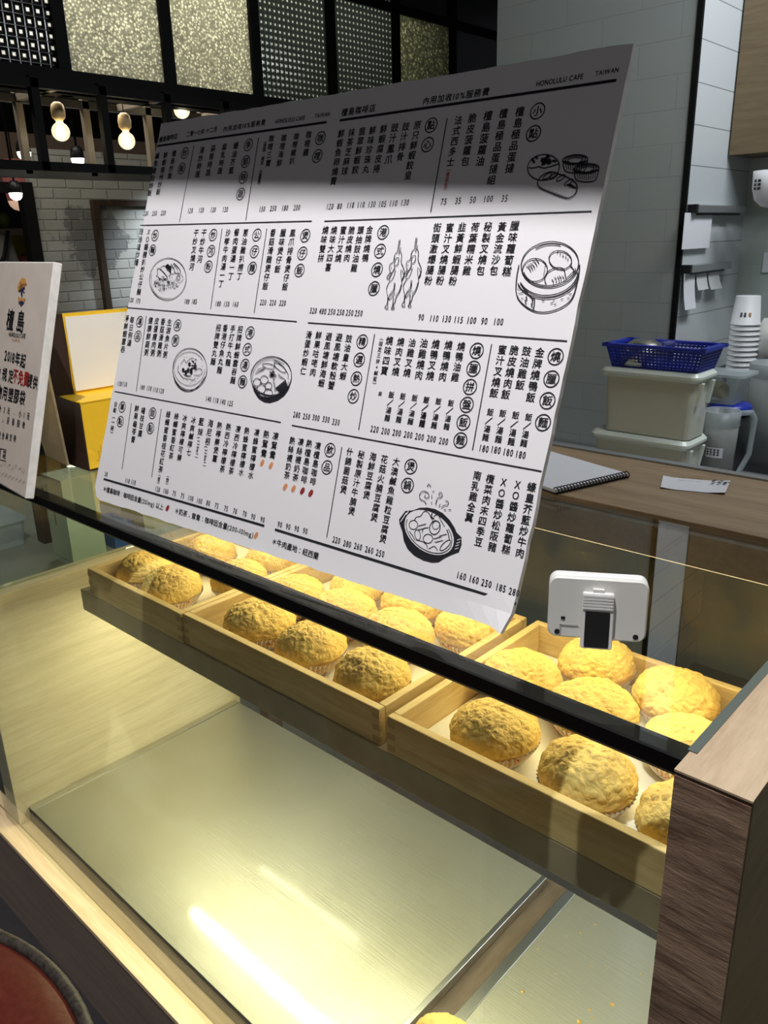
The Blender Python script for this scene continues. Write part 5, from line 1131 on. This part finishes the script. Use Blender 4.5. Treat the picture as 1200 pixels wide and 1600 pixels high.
# pink lantern, person, shop behind
lp = at_x(27, 265, -5.3)
la = thing('fabric_lantern', (lp.x, lp.y, lp.z-.16), 'pink pill-shaped hanging lantern with a pale lit base', 'lantern')
lz0 = at_x(22, 330, -5.3).z; lz1 = at_x(22, 249, -5.3).z; lm = at_x(22, 314, -5.3).z
MB().lathe([(.066, lm), (.074, lm+.08), (.076, (lm+lz1)/2+.05), (.070, lz1-.02), (.050, lz1), (0, lz1)], 28, (lp.x, lp.y-.02, 0)).build('shade', 'lantern_pink', la)
MB().lathe([(0, lz0), (.035, lz0+.010), (.056, lz0+.03), (.0655, lm-.0005), (0, lm-.0004)], 28, (lp.x, lp.y-.02, 0)).build('lit_base', 'lantern_bottom', la)
MB().tube([(lp.x, lp.y-.02, lz1), (lp.x, lp.y-.02, 3.1995)], .004, 6).build('cord', 'black_steel', la)

def person():
    s = at_x(6, 372, -6.2)                                  # right shoulder in view, the head just outside the frame
    cx, cy = s.x+.05, s.y-.20; H = s.z/.82
    t = thing('person', (cx, cy, 0), 'person in a white shirt with a dark strap across it, far left edge', 'person')
    me = bpy.data.meshes.new('body'); z = lambda f: H*f
    pts = [(0,0,z(.53),.15),(0,0,z(.62),.135),(0,0,z(.72),.155),(0,0,z(.80),.14),(0,0,z(.85),.06),(0,.0,z(.89),.075),(0,.0,z(.94),.095),(0,0,z(.985),.06),
           (0,.17,z(.805),.075),(0,.22,z(.70),.055),(.04,.23,z(.60),.046),(.10,.22,z(.49),.038),(.12,.22,z(.45),.04),
           (0,-.17,z(.805),.075),(0,-.22,z(.70),.055),(.04,-.23,z(.60),.046),(.10,-.22,z(.49),.038),(.12,-.22,z(.45),.04),
           (0,.09,z(.49),.105),(0,.10,z(.28),.075),(0,.10,z(.05),.05),(.12,.10,z(.02),.04),(0,-.09,z(.49),.105),(0,-.10,z(.28),.075),(0,-.10,z(.05),.05),(.12,-.10,z(.02),.04)]
    ed = [(0,1),(1,2),(2,3),(3,4),(4,5),(5,6),(6,7),(3,8),(8,9),(9,10),(10,11),(11,12),(3,13),(13,14),(14,15),(15,16),(16,17),(0,18),(18,19),(19,20),(20,21),(0,22),(22,23),(23,24),(24,25)]
    me.from_pydata([p[:3] for p in pts], ed, []); o = bpy.data.objects.new('body', me); C.objects.link(o)
    o.modifiers.new('skin', 'SKIN'); sub = o.modifiers.new('sub', 'SUBSURF'); sub.levels = 2; sub.render_levels = 2
    for i, p_ in enumerate(pts): me.skin_vertices[0].data[i].radius = (p_[3], p_[3])
    me.skin_vertices[0].data[0].use_root = True
    dg = bpy.context.evaluated_depsgraph_get(); dg.update(); ev = bpy.data.meshes.new_from_object(o.evaluated_get(dg))
    bpy.data.objects.remove(o)
    b = bpy.data.objects.new('body', ev); C.objects.link(b); b.parent = t; ev.materials.clear()
    for k in ('skin', 'shirt_white', 'trousers_dark'): ev.materials.append(MAT[k])
    for p_ in ev.polygons:
        c = p_.center; p_.use_smooth = True
        p_.material_index = 1 if (z(.52) < c.z < z(.845) and not (abs(c.y) > .15 and c.z < z(.68))) else (2 if c.z <= z(.52) and abs(c.y) < .19 else 0)
    MB().lathe([(.088, z(.930)), (.104, z(.958)), (.085, z(.995)), (.04, z(1.012)), (0, z(1.014))], 20, (-.026, 0, 0)).build('hair', 'hair_black', t, world=False)
    MB().tube([(.10, .17, z(.84)), (.19, .08, z(.76)), (.19, -.05, z(.66)), (.17, -.16, z(.54))], .014, 8).build('bag_strap', 'trousers_dark', t, world=False)
person()
sh = thing('shop_shelf', (-7.6, 2.2, 0), 'dim shop shelf with small plants in the background at the far left', 'shelf')
for zz in (.5, 1.0, 1.62): MB().box((-7.75, 1.6, zz), (-7.45, 3.6, zz+.10)).build('shelf_board', 'soffit_beige', sh)
MB().box((-7.9, 1.6, 0), (-7.76, 3.6, 1.72)).build('back_panel', 'mall_dark', sh)
for k in range(6):
    c = Vector((-7.6, 2.5+k*.16, 1.7205))
    tag(MB().lathe([(.03, .0), (.055, .05), (.06, .09), (.035, .13), (0, .14)], 10, c).build('potted_plant', 'leaf_green'), 'small round green plant in the row on the dim shop shelf', 'plant', 'plants on the shop shelf')
ps = at_x(31, 388, -6.6); tag(MB().box((-6.62, ps.y-.05, 0.02), (-6.60, ps.y+.05, ps.z+.10)).box((-6.75, ps.y-.12, 0), (-6.45, ps.y+.12, .02)).build('display_stand', 'poster_yellow'), 'narrow yellow display stand beside the person in white', 'stand')
ps = at_x(38, 402, -6.4); tag(MB().lathe([(.09, 0.0), (.03, .03), (.025, ps.z-.12), (.055, ps.z-.10), (.06, ps.z), (0, ps.z+.02)], 14, (-6.4, ps.y, 0)).build('floor_bollard', 'poster_pink'), 'slim pink stand right of the yellow display stand', 'stand')

# ================================================================== customer side
SC = Vector((-.625, -.075, .90)); SR = .283
so = thing('bar_stool', (SC.x, SC.y, 0), 'round red leather bar stool in front of the case at the lower left', 'stool')
MB().lathe([(0, .815), (SR-.02, .815), (SR, .83), (SR+.001, .888), (SR-.012, .899), (SR-.05, .902), (0, .906)], 72, (SC.x, SC.y, 0)).build('seat', 'leather_red', so)
MB().tube([(SC.x+(SR-.004)*math.cos(2*math.pi*k/72), SC.y+(SR-.004)*math.sin(2*math.pi*k/72), .897) for k in range(72)], .0062, 8, closed=True).build('piping', 'piping_leather', so)
MB().lathe([(.20, 0), (.20, .012), (.05, .03), (.028, .05), (.028, .815)], 32, (SC.x, SC.y, 0)).build('pedestal', 'black_steel', so)
# neighbouring glass case to the right of the post
nc = thing('side_display_case', (.35, .70, 0), 'neighbouring glass case right of the walnut post, showing a pale wooden edge', 'display case')
MB().box((XR1+.001, .56, .0), (.9, .80, .62)).build('case_base', 'front_panel', nc)
MB().box((XR1+.001, .56, .6205), (.9, .80, .66)).build('wood_rail', 'rail_wood', nc)
MB().box((XR1+.001, .57, .6605), (.9, .576, 1.20)).build('front_glass', 'clear_glass', nc)
MB().box((XR1+.001, .70, .6605), (.9, .80, 1.20)).build('rear_board', 'pale_laminate', nc)
